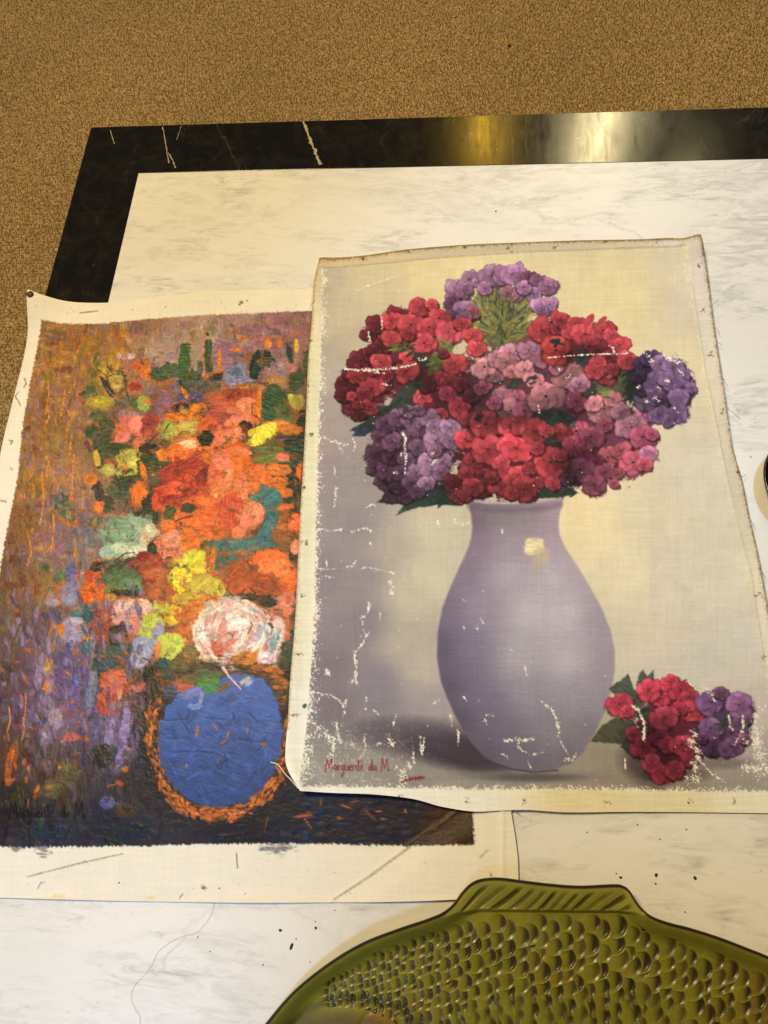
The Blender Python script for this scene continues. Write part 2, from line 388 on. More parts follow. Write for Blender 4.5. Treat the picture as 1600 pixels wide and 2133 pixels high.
    # hand-placed marks: (x, y, rx, ry, turn in degrees, colour)
    T = [
     # upper left sprays
     (205,748,7,19,8,(76,98,60)),(195,785,7,24,-8,(98,110,58)),(187,822,13,18,10,(80,96,66)),(213,776,10,24,14,(168,142,66)),(240,755,14,26,10,(178,138,58)),(238,798,20,22,0,(168,142,76)),(226,806,4,22,-40,(56,62,64)),(262,838,20,16,0,(112,98,80)),(268,870,24,14,0,(152,112,112)),(206,838,24,14,0,(168,148,54)),(208,870,20,10,0,(84,94,58)),(193,902,14,16,0,(66,84,58)),(217,922,22,15,0,(86,80,62)),(290,842,17,13,0,(82,96,66)),(282,806,17,9,0,(166,62,54)),(292,764,15,9,0,(204,92,48)),(305,775,12,20,0,(206,112,52)),(264,744,20,7,0,(184,158,162)),(300,842,14,16,0,(150,150,78)),(310,838,5,5,0,(216,92,64)),
     (335,782,20,13,10,(72,90,68)),(358,772,20,15,0,(78,98,74)),(384,760,12,42,4,(68,98,62)),(398,790,18,17,0,(70,92,62)),(437,745,9,42,-2,(66,92,58)),(418,768,6,12,0,(90,100,86)),(452,788,24,7,-18,(54,54,66)),(420,806,44,14,0,(96,92,86)),(400,832,30,14,0,(96,82,112)),(346,848,20,32,0,(128,92,118)),(377,857,21,14,0,(40,42,60)),(350,880,16,26,0,(118,86,110)),(386,820,4,14,-25,(205,140,60)),
     (502,786,34,30,0,(126,122,154)),(505,805,30,9,0,(142,142,176)),(470,738,32,30,0,(138,102,118)),(556,690,60,14,0,(142,104,112)),(535,762,13,30,10,(42,64,60)),(556,756,20,12,0,(60,78,62)),(556,740,9,10,0,(46,62,58)),(604,740,7,20,-14,(52,70,66)),(618,792,14,24,16,(68,82,58)),(576,796,22,18,0,(166,124,82)),(522,812,32,11,0,(172,118,82)),(586,768,22,14,0,(140,112,124)),(608,768,12,10,0,(168,108,104)),(560,718,8,9,0,(222,134,58)),(584,716,6,8,0,(206,112,56)),(618,722,4,14,0,(226,174,66)),(458,750,4,22,0,(200,128,56)),(492,730,12,4,0,(206,122,60)),(640,760,8,30,0,(80,86,66)),
     # pink and red heads on the left
     (274,902,32,32,20,(208,104,98)),(262,918,22,18,0,(214,116,104)),(288,884,14,20,30,(222,128,116)),(292,928,13,17,0,(204,112,86)),(318,890,22,26,0,(162,66,62)),(314,906,16,10,0,(176,84,72)),(312,938,22,12,0,(44,52,44)),(246,938,36,13,10,(58,76,52)),(214,932,20,26,0,(82,86,58)),(225,890,14,20,0,(88,90,62)),
     (273,966,28,26,0,(176,166,76)),(262,990,18,12,0,(170,160,80)),(226,980,19,12,0,(168,158,84)),(203,956,7,16,-10,(192,156,68)),(262,976,5,5,0,(214,120,56)),(332,972,46,18,0,(60,82,54)),(318,960,26,14,0,(56,80,50)),(346,950,18,14,0,(214,118,46)),(300,985,6,24,-12,(214,112,42)),
     (252,1022,30,18,0,(84,98,76)),(272,1004,26,14,0,(56,74,52)),(292,1030,17,25,10,(212,104,40)),(222,1052,20,18,0,(72,76,54)),(208,1056,11,14,0,(212,112,48)),(206,1022,11,22,-14,(76,60,62)),(134,1052,17,26,-20,(78,98,72)),(150,1076,20,12,0,(82,94,72)),(178,1080,20,12,0,(112,92,96)),(202,1088,18,9,-20,(80,92,74)),(190,1000,16,12,0,(206,112,46)),(316,1058,18,26,0,(50,54,44)),(300,1084,32,18,0,(52,58,48)),(262,1076,14,5,0,(212,96,52)),(229,1098,8,8,0,(216,104,52)),(150,1040,5,4,0,(214,104,60)),(160,1090,6,6,0,(206,92,56)),
     # mint head
     (266,1120,58,44,10,(132,154,128)),(290,1104,34,26,30,(142,162,138)),(252,1108,24,28,0,(120,146,122)),(262,1148,44,18,0,(152,168,140)),(286,1150,32,11,0,(196,200,168)),(250,1142,20,9,0,(186,192,162)),(312,1112,14,22,20,(180,172,142)),(305,1128,12,14,0,(198,180,152)),(224,1152,16,14,0,(148,168,148)),(272,1170,26,8,-10,(54,62,54)),(324,1142,14,16,0,(40,48,42)),(240,1176,36,7,0,(92,104,88)),
     # olive head, coral head, green block
     (372,896,40,30,0,(168,164,76)),(394,882,24,26,0,(184,164,84)),(352,902,14,24,0,(150,158,78)),(376,868,40,6,0,(214,116,40)),(416,856,20,15,0,(218,122,42)),(378,916,30,10,0,(180,150,72)),
     (488,852,46,36,0,(190,88,66)),(502,826,34,13,4,(166,70,54)),(506,868,44,24,-16,(218,118,88)),(520,846,24,14,0,(222,134,98)),(454,866,25,15,0,(166,80,66)),(434,886,22,15,-10,(224,98,56)),(470,892,42,9,-8,(162,76,58)),(498,880,30,9,-14,(226,130,100)),
     (572,852,26,38,4,(58,92,62)),(592,872,18,30,0,(92,108,66)),(576,886,30,8,0,(206,120,48)),(540,850,5,42,4,(206,116,44)),(618,838,16,16,0,(154,144,72)),(606,826,6,5,0,(190,200,70)),(630,905,12,44,0,(34,46,40)),(602,896,28,10,0,(192,112,48)),(614,930,24,18,0,(40,62,56)),(610,952,20,22,0,(36,66,62)),
     (510,896,17,18,20,(40,34,34)),(492,902,11,16,0,(206,126,40)),(552,902,26,15,-28,(238,220,72)),(534,922,18,9,-14,(230,208,70)),(526,902,10,7,-30,(200,176,60)),(562,892,14,8,-30,(246,230,96)),
     # orange and red centre
     (470,936,36,42,0,(220,112,80)),(484,912,26,16,-20,(224,122,92)),(396,934,34,22,0,(218,120,86)),(392,924,18,5,-8,(246,200,150)),(398,932,14,4,-8,(242,184,136)),(430,918,15,19,0,(40,48,38)),(436,936,20,5,0,(204,106,40)),(398,956,48,16,0,(218,106,52)),(366,940,16,14,0,(224,112,50)),
     (392,988,58,30,0,(168,52,44)),(374,1030,46,38,0,(180,54,44)),(342,1040,24,28,0,(212,76,50)),(412,1012,44,36,0,(194,64,44)),(366,1020,20,16,0,(212,84,56)),(396,1034,16,26,10,(160,42,40)),(360,1046,24,14,0,(160,46,42)),(430,994,22,16,0,(150,46,44)),
     (490,970,36,42,0,(230,112,44)),(528,1002,46,32,0,(222,112,56)),(456,1000,22,42,0,(220,104,70)),(464,962,18,20,0,(226,122,96)),(462,1026,24,14,-10,(210,122,56)),(500,942,20,9,0,(222,116,70)),(518,944,9,5,20,(228,128,104)),(460,1034,20,5,0,(206,150,96)),(478,1000,8,34,12,(226,128,86)),
     (566,956,36,10,-4,(122,120,60)),(590,954,14,8,10,(212,114,90)),(560,938,30,9,0,(100,108,60)),(600,1000,32,22,0,(58,50,48)),(578,980,26,12,0,(204,110,52)),(580,1010,26,16,0,(206,106,48)),(622,990,6,24,8,(226,96,44)),
     (560,1042,28,24,0,(64,112,114)),(560,1056,24,16,0,(58,104,106)),(530,1038,14,8,-20,(76,122,122)),(500,1032,20,38,14,(224,118,82)),(514,1076,36,28,-14,(224,126,92)),(526,1066,20,24,10,(232,138,106)),(504,1090,20,14,-20,(226,120,88)),(440,1078,46,42,0,(212,86,48)),(420,1062,40,28,0,(222,96,44)),(482,1054,28,24,0,(206,82,60)),(460,1100,40,18,0,(216,100,46)),(478,1092,20,22,0,(200,78,52)),(400,1092,20,26,0,(222,104,44)),
     (356,1076,14,20,0,(66,80,48)),(394,1060,16,10,0,(70,70,46)),(370,1096,20,8,-16,(44,44,34)),(606,1040,14,50,10,(38,44,38)),(598,1028,14,9,0,(204,104,48)),(594,1058,20,7,-10,(206,104,46)),(600,1098,36,30,0,(168,86,44)),(614,1092,13,20,10,(236,102,54)),(592,1118,26,12,0,(150,80,42)),
     (376,1112,32,36,10,(220,102,44)),(392,1136,26,34,0,(222,120,44)),(420,1128,30,20,0,(212,104,44)),(448,1112,22,16,0,(206,94,42)),(498,1112,14,14,0,(222,116,80)),
     (356,1142,27,34,-14,(220,126,102)),(360,1124,20,18,0,(224,138,112)),(350,1166,16,12,0,(214,116,92)),(434,1142,16,14,0,(64,80,50)),
     # teal ground between heads
     (520,1138,56,17,-8,(58,106,110)),(470,1160,30,26,-30,(58,102,100)),(456,1186,24,20,0,(56,98,94)),(560,1098,14,40,30,(58,108,112)),(480,1136,40,12,0,(70,116,112)),(442,1178,6,34,8,(204,112,46)),(450,1196,16,6,0,(196,108,58)),
     # yellow passage
     (392,1206,44,44,0,(214,178,58)),(404,1164,24,18,-20,(206,196,62)),(384,1222,26,32,0,(238,216,48)),(410,1204,30,20,20,(232,208,62)),(372,1196,18,14,0,(230,200,56)),(430,1226,34,24,0,(182,164,66)),(460,1228,10,22,-20,(192,190,70)),(398,1250,36,14,0,(196,164,58)),(362,1282,22,22,0,(220,180,50)),(372,1276,12,12,0,(238,206,60)),(336,1262,18,18,0,(176,172,74)),(440,1256,34,14,0,(210,116,44)),(404,1284,34,22,0,(184,102,46)),(386,1318,24,22,0,(176,92,46)),
     # red brown on the left, orange rose on the right
     (308,1180,38,26,0,(164,62,46)),(312,1210,36,26,0,(166,74,46)),(338,1236,26,20,0,(178,94,56)),(300,1160,18,10,0,(150,44,40)),(330,1192,20,10,-10,(184,92,60)),
     (540,1206,66,42,-12,(178,80,40)),(560,1222,40,24,0,(170,72,36)),(566,1166,42,20,0,(234,106,48)),(556,1180,18,16,0,(238,122,62)),(600,1198,17,38,-10,(232,104,46)),(586,1182,20,20,0,(242,124,66)),(502,1248,36,9,-14,(52,46,38)),(478,1246,12,10,0,(70,62,46)),(545,1246,44,6,0,(60,44,36)),(612,1152,9,20,0,(36,46,40)),(616,1140,10,16,0,(216,124,108)),
     (590,1264,28,24,0,(210,116,96)),(598,1258,20,18,0,(216,126,104)),(592,1310,16,24,0,(186,106,80)),(576,1288,14,20,0,(170,92,70)),(622,1292,12,26,0,(60,52,44)),(560,1256,20,9,0,(44,50,44)),
     # white rose
     (486,1316,80,66,6,(218,184,168)),(440,1308,34,50,14,(230,206,186)),(424,1340,16,34,8,(232,212,188)),(500,1268,44,12,6,(216,172,160)),(520,1260,18,8,30,(226,200,176)),(478,1282,34,16,0,(214,180,168)),(496,1304,26,17,-14,(240,228,216)),(516,1300,18,10,0,(236,222,214)),(462,1314,9,36,12,(206,142,132)),(486,1318,28,8,-30,(200,132,128)),(455,1352,13,22,-16,(182,86,70)),(478,1344,16,12,-40,(192,112,104)),(470,1358,18,10,0,(208,160,150)),(508,1334,28,20,-50,(222,184,178)),(534,1300,22,12,60,(176,140,132)),(540,1322,9,24,24,(162,164,178)),(510,1374,26,18,0,(184,112,48)),(534,1366,18,14,0,(190,116,52)),(566,1340,22,52,18,(226,194,188)),(572,1340,7,26,22,(122,152,158)),(556,1370,18,24,26,(222,190,198)),(468,1376,24,13,30,(220,182,164)),(480,1392,24,7,24,(214,160,146)),(552,1296,16,10,40,(198,182,170)),(562,1312,9,14,0,(96,92,86)),(424,1368,26,9,20,(206,170,140)),
     # left middle
     (200,1216,24,28,10,(202,86,44)),(196,1240,26,18,-10,(214,98,40)),(188,1200,9,12,0,(190,72,46)),(204,1182,14,10,0,(58,52,44)),(254,1208,36,24,0,(86,112,76)),(274,1222,24,16,10,(98,124,88)),(236,1230,18,10,0,(120,126,72)),(262,1236,30,7,0,(50,56,44)),(232,1246,12,8,0,(186,128,50)),(150,1206,12,34,0,(106,100,140)),(128,1206,14,14,0,(92,106,78)),(92,1182,14,8,14,(80,98,58)),(146,1240,18,24,0,(130,124,150)),(110,1256,14,8,0,(160,140,150)),
     (276,1272,42,24,6,(218,166,146)),(288,1262,30,14,0,(228,180,160)),(262,1290,32,14,0,(206,148,134)),(304,1280,22,8,-30,(226,176,154)),(290,1306,18,18,0,(186,116,104)),(214,1300,22,30,10,(142,66,62)),(206,1290,16,16,0,(152,76,72)),(220,1318,16,18,0,(150,72,56)),(247,1324,20,20,6,(50,44,44)),(254,1330,9,13,6,(132,84,68)),(240,1318,6,10,0,(74,64,62)),
     (170,1276,20,16,0,(66,112,112)),(184,1282,12,16,0,(50,94,98)),(150,1312,22,26,0,(152,138,160)),(158,1294,16,8,0,(172,158,176)),(128,1312,9,12,0,(204,112,48)),(184,1336,14,10,0,(200,116,46)),(186,1348,20,16,0,(72,96,102)),(210,1350,10,22,0,(130,60,58)),(240,1360,40,15,0,(70,88,86)),(258,1346,30,10,0,(66,92,92)),(214,1384,36,14,0,(58,80,86)),
     (320,1304,24,26,0,(180,184,76)),(308,1318,16,18,0,(170,176,74)),(330,1322,12,26,10,(152,148,170)),(300,1350,22,24,-30,(146,146,172)),(292,1372,18,22,0,(152,154,180)),(358,1344,30,24,0,(184,190,84)),(352,1366,22,16,0,(172,180,78)),(330,1354,6,20,8,(206,118,60)),(344,1392,18,24,0,(42,88,84)),(352,1410,10,20,0,(44,84,82)),(386,1380,34,22,-20,(98,88,56)),(400,1360,18,16,0,(130,110,64)),(384,1426,24,15,-8,(172,88,68)),(424,1414,20,20,10,(78,130,62)),(444,1424,18,26,20,(72,128,70)),(442,1408,26,10,0,(84,100,66)),
     (240,1430,32,36,0,(176,86,68)),(224,1468,22,26,0,(166,76,62)),(246,1412,22,14,0,(196,104,80)),(290,1438,18,18,30,(184,92,72)),(268,1470,26,22,0,(120,78,82)),(284,1416,18,12,0,(110,72,54)),(318,1406,20,16,-20,(48,42,42)),(334,1430,16,24,0,(58,50,52)),(320,1444,18,30,0,(74,56,66)),(280,1490,26,22,0,(92,68,72)),(300,1520,22,34,0,(58,52,54)),(252,1446,4,12,10,(232,140,60)),(192,1440,10,50,8,(104,112,134)),(176,1400,12,34,16,(88,76,130)),(158,1440,10,44,8,(98,84,136)),(140,1370,9,34,10,(92,78,128)),(104,1440,9,50,8,(134,110,136)),(84,1400,8,36,6,(140,116,138)),(102,1392,10,22,8,(166,122,64)),(100,1430,9,12,0,(196,116,48)),(116,1500,14,26,6,(150,128,138)),(96,1530,14,26,6,(128,104,124)),(230,1530,8,40,14,(140,120,168)),(262,1520,10,44,8,(138,116,160)),(206,1520,9,34,16,(92,92,128)),(150,1536,16,9,0,(176,92,86)),(140,1610,24,28,0,(92,80,58)),(112,1640,20,22,6,(96,84,58)),(216,1576,18,26,0,(60,54,44)),(252,1580,8,34,14,(120,104,150)),(226,1672,17,12,0,(92,86,136)),(262,1690,24,14,0,(78,60,44)),(30,1570,10,26,4,(150,76,36)),(20,1600,7,36,4,(160,84,36)),(40,1660,16,20,0,(66,56,36)),
     (600,1250,7,10,0,(206,100,60)),(620,1330,14,26,0,(36,84,86)),(612,1370,16,18,0,(40,82,80)),(600,1404,22,24,0,(34,34,42)),(618,1450,12,40,0,(38,38,40)),(566,1400,26,14,0,(176,98,40)),(584,1428,18,18,20,(180,104,44)),(586,1462,12,22,10,(184,106,44)),(548,1394,24,12,0,(172,98,46)),
    ]
    for t in T:
        cx, cy, rx, ry, a, col = t
        sc = .55 if max(rx, ry) < 12 else 1.
        big = max(rx, ry) > 15
        if big and cy < 1450 and min(col) < 130 and R.random() < .6:   # ground colour left showing round the load of paint
            D(cx + R.normal(0, 4), cy + R.normal(0, 4), rx * 1.16, ry * 1.16, math.radians(a), [(204,104,42),(64,60,46),(196,98,44),(150,88,46)][int(R.integers(0, 4))], rough=.5, streak=.1, edge=.3, alpha=.6, sq=2.2, dry=.2, height=.4)
        D(cx, cy, rx * 1.02, ry * 1.02, math.radians(a), col, rough=(.36 if min(col) < 130 else .2) if big else .32, streak=.06, edge=.14, sq=2.15, dry=.10, height=1.1, sdir=math.radians(a + R.choice([0, 90, 20, -25])), jit=.015)
        # broken second pass in a neighbouring tone, as a loaded knife leaves
        if max(rx, ry) > 16:
            for q in range(int(3 + max(rx, ry) / 9)):
                k = 1 + R.normal(0, .17)
                D(cx + R.normal(0, rx * .4), cy + R.normal(0, ry * .4), rx * R.uniform(.2, .5), ry * R.uniform(.16, .4), math.radians(a + R.normal(0, 25)), np.clip(np.array(col) * k + R.normal(0, 5, 3), 5, 250), rough=.8, streak=.08, edge=.5, alpha=R.uniform(.3, .75), sq=2.0, dry=.2, height=1.2)
    for k in range(130):   # rose: loaded arcs round a centre
        a = R.uniform(0, 6.28); q = R.uniform(.18, 1.)
        x, y = 490 + math.cos(a) * q * 76, 1322 + math.sin(a) * q * 62
        if y > 1360 and 488 < x < 545: continue
        cc = [(234,214,200),(226,196,184),(214,172,162),(240,228,216),(204,150,142),(222,186,180)][int(R.integers(0, 6))]
        if R.random() < .10: cc = [(182,96,82),(150,160,170),(196,128,118)][int(R.integers(0, 3))]
        D(x, y, R.uniform(8, 22), R.uniform(2.5, 6.5), a + 1.57 + R.normal(0, .25), cc, rough=.3, streak=.10, edge=.35, alpha=R.uniform(.6, .95), sq=2.2, dry=.2, height=1.6)
    for cx, cy, rx, ry, a, col in [(455,1352,12,20,-16,(184,88,72)),(480,1342,18,9,-40,(196,116,108)),(498,1302,24,13,-14,(242,230,218)),(462,1316,7,32,12,(206,142,132)),(572,1340,7,26,22,(126,154,160)),(510,1376,26,16,0,(186,114,50)),(540,1320,8,20,24,(170,166,178))]:
        D(cx, cy, rx, ry, math.radians(a), col, rough=.3, streak=.08, edge=.25, alpha=.9, sq=2.2, dry=.2, height=1.3)
    # dark accents and wiry outlines
    for pts, wd, c in [([(215,798),(224,815),(235,828)],3,(52,58,62)),([(265,818),(270,835)],2,(46,48,44)),([(330,905),(300,935),(318,950)],2,(42,46,38)),([(375,795),(385,812)],2.4,(38,36,46)),([(232,1308),(262,1304),(270,1342),(234,1344),(230,1308)],3.2,(38,34,36)),
                       ([(240,1170),(262,1154),(282,1152)],2,(44,50,44)),([(248,1186),(266,1170),(290,1164)],2.2,(48,50,42)),([(366,1088),(384,1080),(402,1076)],2.4,(34,32,28)),([(150,832),(140,862),(148,880)],1.4,(70,60,52)),([(300,1372),(330,1384)],2,(40,42,40)),([(100,1280),(104,1310),(96,1340)],2,(84,66,40)),([(28,1320),(30,1360),(24,1380)],2.4,(120,88,36)),([(104,1290),(112,1330),(90,1356),(52,1352)],2.6,(132,96,52))]:
        B.line(pts, wd * .7, c, .2, 1.2, .85, .5, 1.4, 2)
    for k in range(120):
        x = R.uniform(180, 630); y = R.uniform(740, 1440)
        n = R.integers(2, 4); pts = [(x, y)]
        for q in range(n): pts.append((pts[-1][0] + R.normal(0, 9), pts[-1][1] + R.normal(0, 8)))
        dark = R.random() < .5
        B.line(pts, R.uniform(.7, 1.6), (48, 46, 40) if dark else (206, 110, 46), .4, 1.6, R.uniform(.35, .75), .3, 1.5)
    for k in range(900):  # speckle of light catching loaded ridges and pale drags
        x = R.uniform(-60, 640); y = R.uniform(670, 1690)
        fc = B.c[int(y) - B.y0, int(x) - B.x0] * 255
        B.dab(x, y, R.uniform(2, 7), R.uniform(.9, 2.0), R.choice([0, math.pi / 2]) + R.normal(0, .3), np.clip(fc * R.choice([.62, .75, 1.22, 1.38]), 5, 250), .5, 0, .5, R.uniform(.4, .8), .5)
    for k in range(520):
        x = R.uniform(-60, 300); y = R.uniform(1180, 1610)
        if R.random() > smooth(0, 140, x + 60) * smooth(1180, 1340, y): continue
        cc = [(122,98,140),(98,82,132),(140,120,156),(84,74,112),(110,86,104),(128,104,120),(74,70,98),(150,128,150)][int(R.integers(0, 8))]
        k2 = 1 - .45 * smooth(1500, 1620, y)
        B.dab(x, y, R.uniform(5, 18), R.uniform(2, 5.5), 1.45 + R.normal(0, .22), np.array(cc) * k2, .6, .1, .4, R.uniform(.35, .8), 1., 2.2, .2)
    for k in range(70):
        x = R.uniform(-40, 300); y = R.uniform(1230, 1640)
        B.dab(x, y, R.uniform(3, 9), R.uniform(2, 6), R.uniform(0, 3), (R.uniform(170, 214), R.uniform(90, 116), R.uniform(36, 60)), .9, .1, .4, R.uniform(.4, .85), .6, 2, .3)
    for k in range(420):
        x = R.uniform(60, 330); y = R.uniform(680, 1180)
        cc = [(176,122,52),(166,112,50),(190,132,60),(150,104,70),(140,108,116),(160,124,110)][int(R.integers(0, 6))]
        if x > 200 and y > 760: continue
        B.dab(x, y, R.uniform(5, 16), R.uniform(2, 6), (1.5 if R.random() < .6 else 0) + R.normal(0, .25), cc, .7, .1, .45, R.uniform(.25, .65), 1., 2.2, .2)
    # breaks between loads of paint: ragged veins of ground and dark
    va = vnoise(B.H, B.W, 15, 12, 301, 3) - .5; vb = vnoise(B.H, B.W, 22, 17, 302, 3) - .5
    zone = smooth(150, 260, B.X) * smooth(700, 780, B.Y) * smooth(1480, 1380, B.Y)
    zone2 = .35 + .65 * zone
    keep = vnoise(B.H, B.W, 26, 26, 303, 2)
    for v, cc, thr, al in [(va, (206, 108, 42), .012, .7), (vb, (50, 50, 40), .010, .65)]:
        m = np.clip((thr * zone2 - np.abs(v)) / .008, 0, 1) * smooth(.50, .56, keep if cc[0] > 100 else 1 - keep) * al * smooth(1700, 1640, B.Y)
        B.c[:] = B.c * (1 - m[..., None]) + np.array(cc, np.float32) / 255 * m[..., None]; B.h -= .4 * m
    B.c *= (1 + .07 * B.n1 + .05 * B.n0 + .05 * B.n2)[..., None]
    # blue pot and its orange contour
    dk = (38, 38, 46)
    B.dab(460, 1560, 165, 170, 0, dk, .12, .12, .25, .85, .5, 2.2, idv=1)
    for k in range(260):
        x = R.uniform(290, 640); y = R.uniform(1440, 1720)
        B.dab(x, y, R.uniform(4, 14), R.uniform(2, 5), R.choice([0, 1.57]) + R.normal(0, .3), [(52,46,44),(30,34,48),(74,56,44),(40,44,62)][int(R.integers(0, 4))], .4, .1, .3, R.uniform(.4, .8), .5)
    ring = [(322,1450),(316,1490),(314,1530),(320,1580),(332,1622),(356,1660),(392,1688),(436,1702),(478,1700),(520,1686),(556,1660),(582,1626),(596,1590),(602,1540),(600,1500)]
    for a in range(len(ring) - 1):
        (xa, ya), (xb, yb) = ring[a], ring[a + 1]
        L = math.hypot(xb - xa, yb - ya); low = smooth(1560, 1690, (ya + yb) / 2)
        for q in range(int(L * (.9 + .8 * low))):
            f = R.random(); x = xa + (xb - xa) * f; y = ya + (yb - ya) * f
            nx, ny = (460 - x) / 150, (1560 - y) / 150
            o = R.uniform(-12, 22) + 4 * math.sin(a * 2.1)
            th = math.atan2(yb - ya, xb - xa) + R.normal(0, .34)
            warm = R.random() < .62 + .25 * low - .02 * abs(o - 5)
            cc = [(198,106,50),(206,112,52),(214,120,58),(184,94,44)][int(R.integers(0, 4))] if warm else [(96,62,40),(60,50,44),(120,72,40),(44,42,46)][int(R.integers(0, 4))]
            B.dab(x + nx * o, y + ny * o, R.uniform(3, 12), R.uniform(1.2, 3.4), th, cc, .7, .12, .35, R.uniform(.5, .95), .9, 2., .3)
    pot = [(372,1446),(346,1476),(335,1512),(331,1550),(337,1592),(352,1626),(380,1656),(420,1677),(468,1682),(514,1670),(552,1640),(576,1600),(588,1556),(588,1512),(580,1470),(566,1436),(546,1412),(516,1406),(478,1406),(452,1424),(420,1428),(394,1432)]
    def potshade(X, Y):
        b = np.array([58, 86, 150], np.float32) / 255
        k = 1 + .10 * smooth(1600, 1430, Y) - .10 * smooth(1500, 1680, Y)
        return b[None, None] * k[..., None] * np.ones(X.shape + (3,), np.float32)
    B.poly(pot, (60, 88, 150), 4., 3., .05, .3, 1., 1.0, 3, potshade)
    for k in range(150):
        x = R.uniform(335, 585); y = R.uniform(1430, 1672)
        if (x - 460) ** 2 / 118 ** 2 + (y - 1552) ** 2 / 118 ** 2 > 1: continue
        B.dab(x, y, R.uniform(8, 26), R.uniform(3, 9), R.choice([0, .5, 1.57, 2.4]) + R.normal(0, .3), np.array([58, 86, 150]) * R.uniform(.82, 1.16), .4, .09, .4, R.uniform(.3, .7), R.uniform(.7, 1.5), 2.4, .3)
    for pts in [[(346,1502),(396,1498)],[(350,1540),(398,1538)],[(430,1496),(470,1500)],[(486,1486),(492,1510)],[(520,1484),(540,1508)],[(470,1572),(474,1600)],[(360,1568),(420,1566)],[(500,1540),(545,1548)]]:
        B.line(pts, 1.2, (42, 62, 112), .2, 1, .7, -.4)
    for x, y, rx, ry, a, c in [(398,1446,24,8,-20,(120,120,176)),(420,1456,5,18,10,(132,140,184)),(408,1472,16,7,0,(110,130,186)),(512,1418,12,5,-30,(214,176,170)),(520,1424,10,4,-40,(150,170,204)),
                               (412,1522,4,12,10,(178,104,72)),(450,1514,2.4,10,-30,(170,100,72)),(476,1530,2.2,9,20,(180,108,76)),(466,1546,10,2.2,-30,(172,98,62)),(552,1550,9,5,0,(140,86,72)),(516,1522,2,6,0,(160,96,80)),(456,1582,2,9,6,(130,88,74)),(384,1602,7,3,30,(110,84,76)),(390,1594,4,4,0,(150,90,70))]:
        B.dab(x, y, rx, ry, math.radians(a), c, .5, .1, .4, .85, .4, 2, .4, idv=3)
    B.line([(466,1392),(480,1412),(503,1436)], 3.0, (222, 176, 164), .7, .8, .9, .9, 1.5, 2)
    for cx, cy, rx, ry, a, col in [(424,1418,20,20,10,(78,132,60)),(446,1424,15,24,20,(74,130,74)),(438,1406,28,9,0,(84,100,66)),(384,1428,26,14,-8,(172,88,68)),(398,1414,18,9,0,(104,92,60)),(404,1440,22,7,-16,(112,114,174)),(470,1430,14,7,-30,(120,92,70)),(356,1440,14,14,0,(72,84,104))]:
        B.dab(cx, cy, rx, ry, math.radians(a), col, .5, .06, .2, .95, 1., 2.2, .1, idv=2)
    B.line([(466,1392),(480,1412),(503,1436)], 3.0, (222, 176, 164), .7, .8, .9, .9, 1.5, 2)
    # dark foreground right of the pot
    for k in range(300):
        x = R.uniform(600, 985); y = R.uniform(1640, 1760)
        B.dab(x, y, R.uniform(6, 22), R.uniform(2, 6), R.normal(0, .3), [(34,42,72),(44,38,52),(56,44,44),(30,36,56),(66,58,84),(70,48,38)][int(R.integers(0, 6))] if x < 900 else (78, 54, 42), .4, .12, .4, R.uniform(.35, .75), .5)
    for x, y, l, wd in [(670,1672,22,1.5),(720,1680,26,2.2),(740,1670,18,1.6),(630,1700,44,3),(646,1694,14,3),(790,1690,20,2),(770,1696,26,2),(708,1704,12,4),(640,1712,40,1.4),(556,1716,30,1.3),(845,1690,16,2),(800,1706,14,2.4)]:
        B.dab(x, y, l * .5, wd, R.choice([0, .5, 1.57]) + R.normal(0, .3), (168, 92, 56), .6, .2, .5, .85, .4, 2, .5)
    # signature, dark on dark
    handwrite(B, 'Marguerite du M.', 22, 1702, 30, 1.5, (16, 15, 22), -.0, .9, 4)
    gm = B.c.mean(2, keepdims=True)
    B.c[:] = np.clip(gm + (B.c - gm) * 1.04, .02, 1)
    B.c[:] = np.clip(B.c * (.76 + .28 * smooth(.05, .55, gm)) * np.array([1.0, 1.02, 1.0], np.float32), .015, .97)
    # bare canvas round the picture
    e = B.edge_noise(1.)
    lft = interp_edge(B, [(96,640),(92,672),(84,705),(72,760),(58,840),(50,880),(38,1000),(12,1130),(0,1200),(-26,1340),(-62,1560),(-96,1760)], 'x')
    rgt = interp_edge(B, [(985,600),(985,1700),(989,1757),(989,1900)], 'x')
    top = interp_edge(B, [(60,672),(100,673),(150,677),(210,677),(300,668),(400,660),(520,655),(650,649),(1100,630)], 'y')
    bot = interp_edge(B, [(-200,1764),(0,1764),(150,1763),(300,1762),(420,1758),(560,1757),(700,1758),(860,1762),(990,1758),(1100,1758)], 'y')
    comb = (vnoise(B.H, B.W, 12, 3., 77) * 2 - 1) * (.3 + 1.4 * vnoise(B.H, B.W, 60, 40, 79))
    combh = (vnoise(B.H, B.W, 3., 12, 78) * 2 - 1) * (.3 + 1.4 * vnoise(B.H, B.W, 40, 60, 80))
    d = np.minimum(np.minimum(B.X - lft + 1.2 * combh, rgt - B.X + .8 * combh), np.minimum(B.Y - top, bot - B.Y + 2.0 * comb)) + .55 * e + 1.6 * B.n0
    bare = np.clip(.5 - d / 2.2, 0, 1)
    canvas = np.array([238, 231, 210], np.float32) / 255
    cv = canvas[None, None] * (1 + .012 * B.n3 + .016 * (vnoise(B.H, B.W, 1.8, 40, 31) - .5) * 2 + .012 * (vnoise(B.H, B.W, 40, 1.8, 32) - .5) * 2)[..., None]
    # marks of stray paint, pencil and age; two long lines paint in crease shade
    B.c[:] = B.c * (1 - bare[..., None]) + cv * bare[..., None]
    B.h *= (1 - bare)
    B.id[bare > .5] = 0
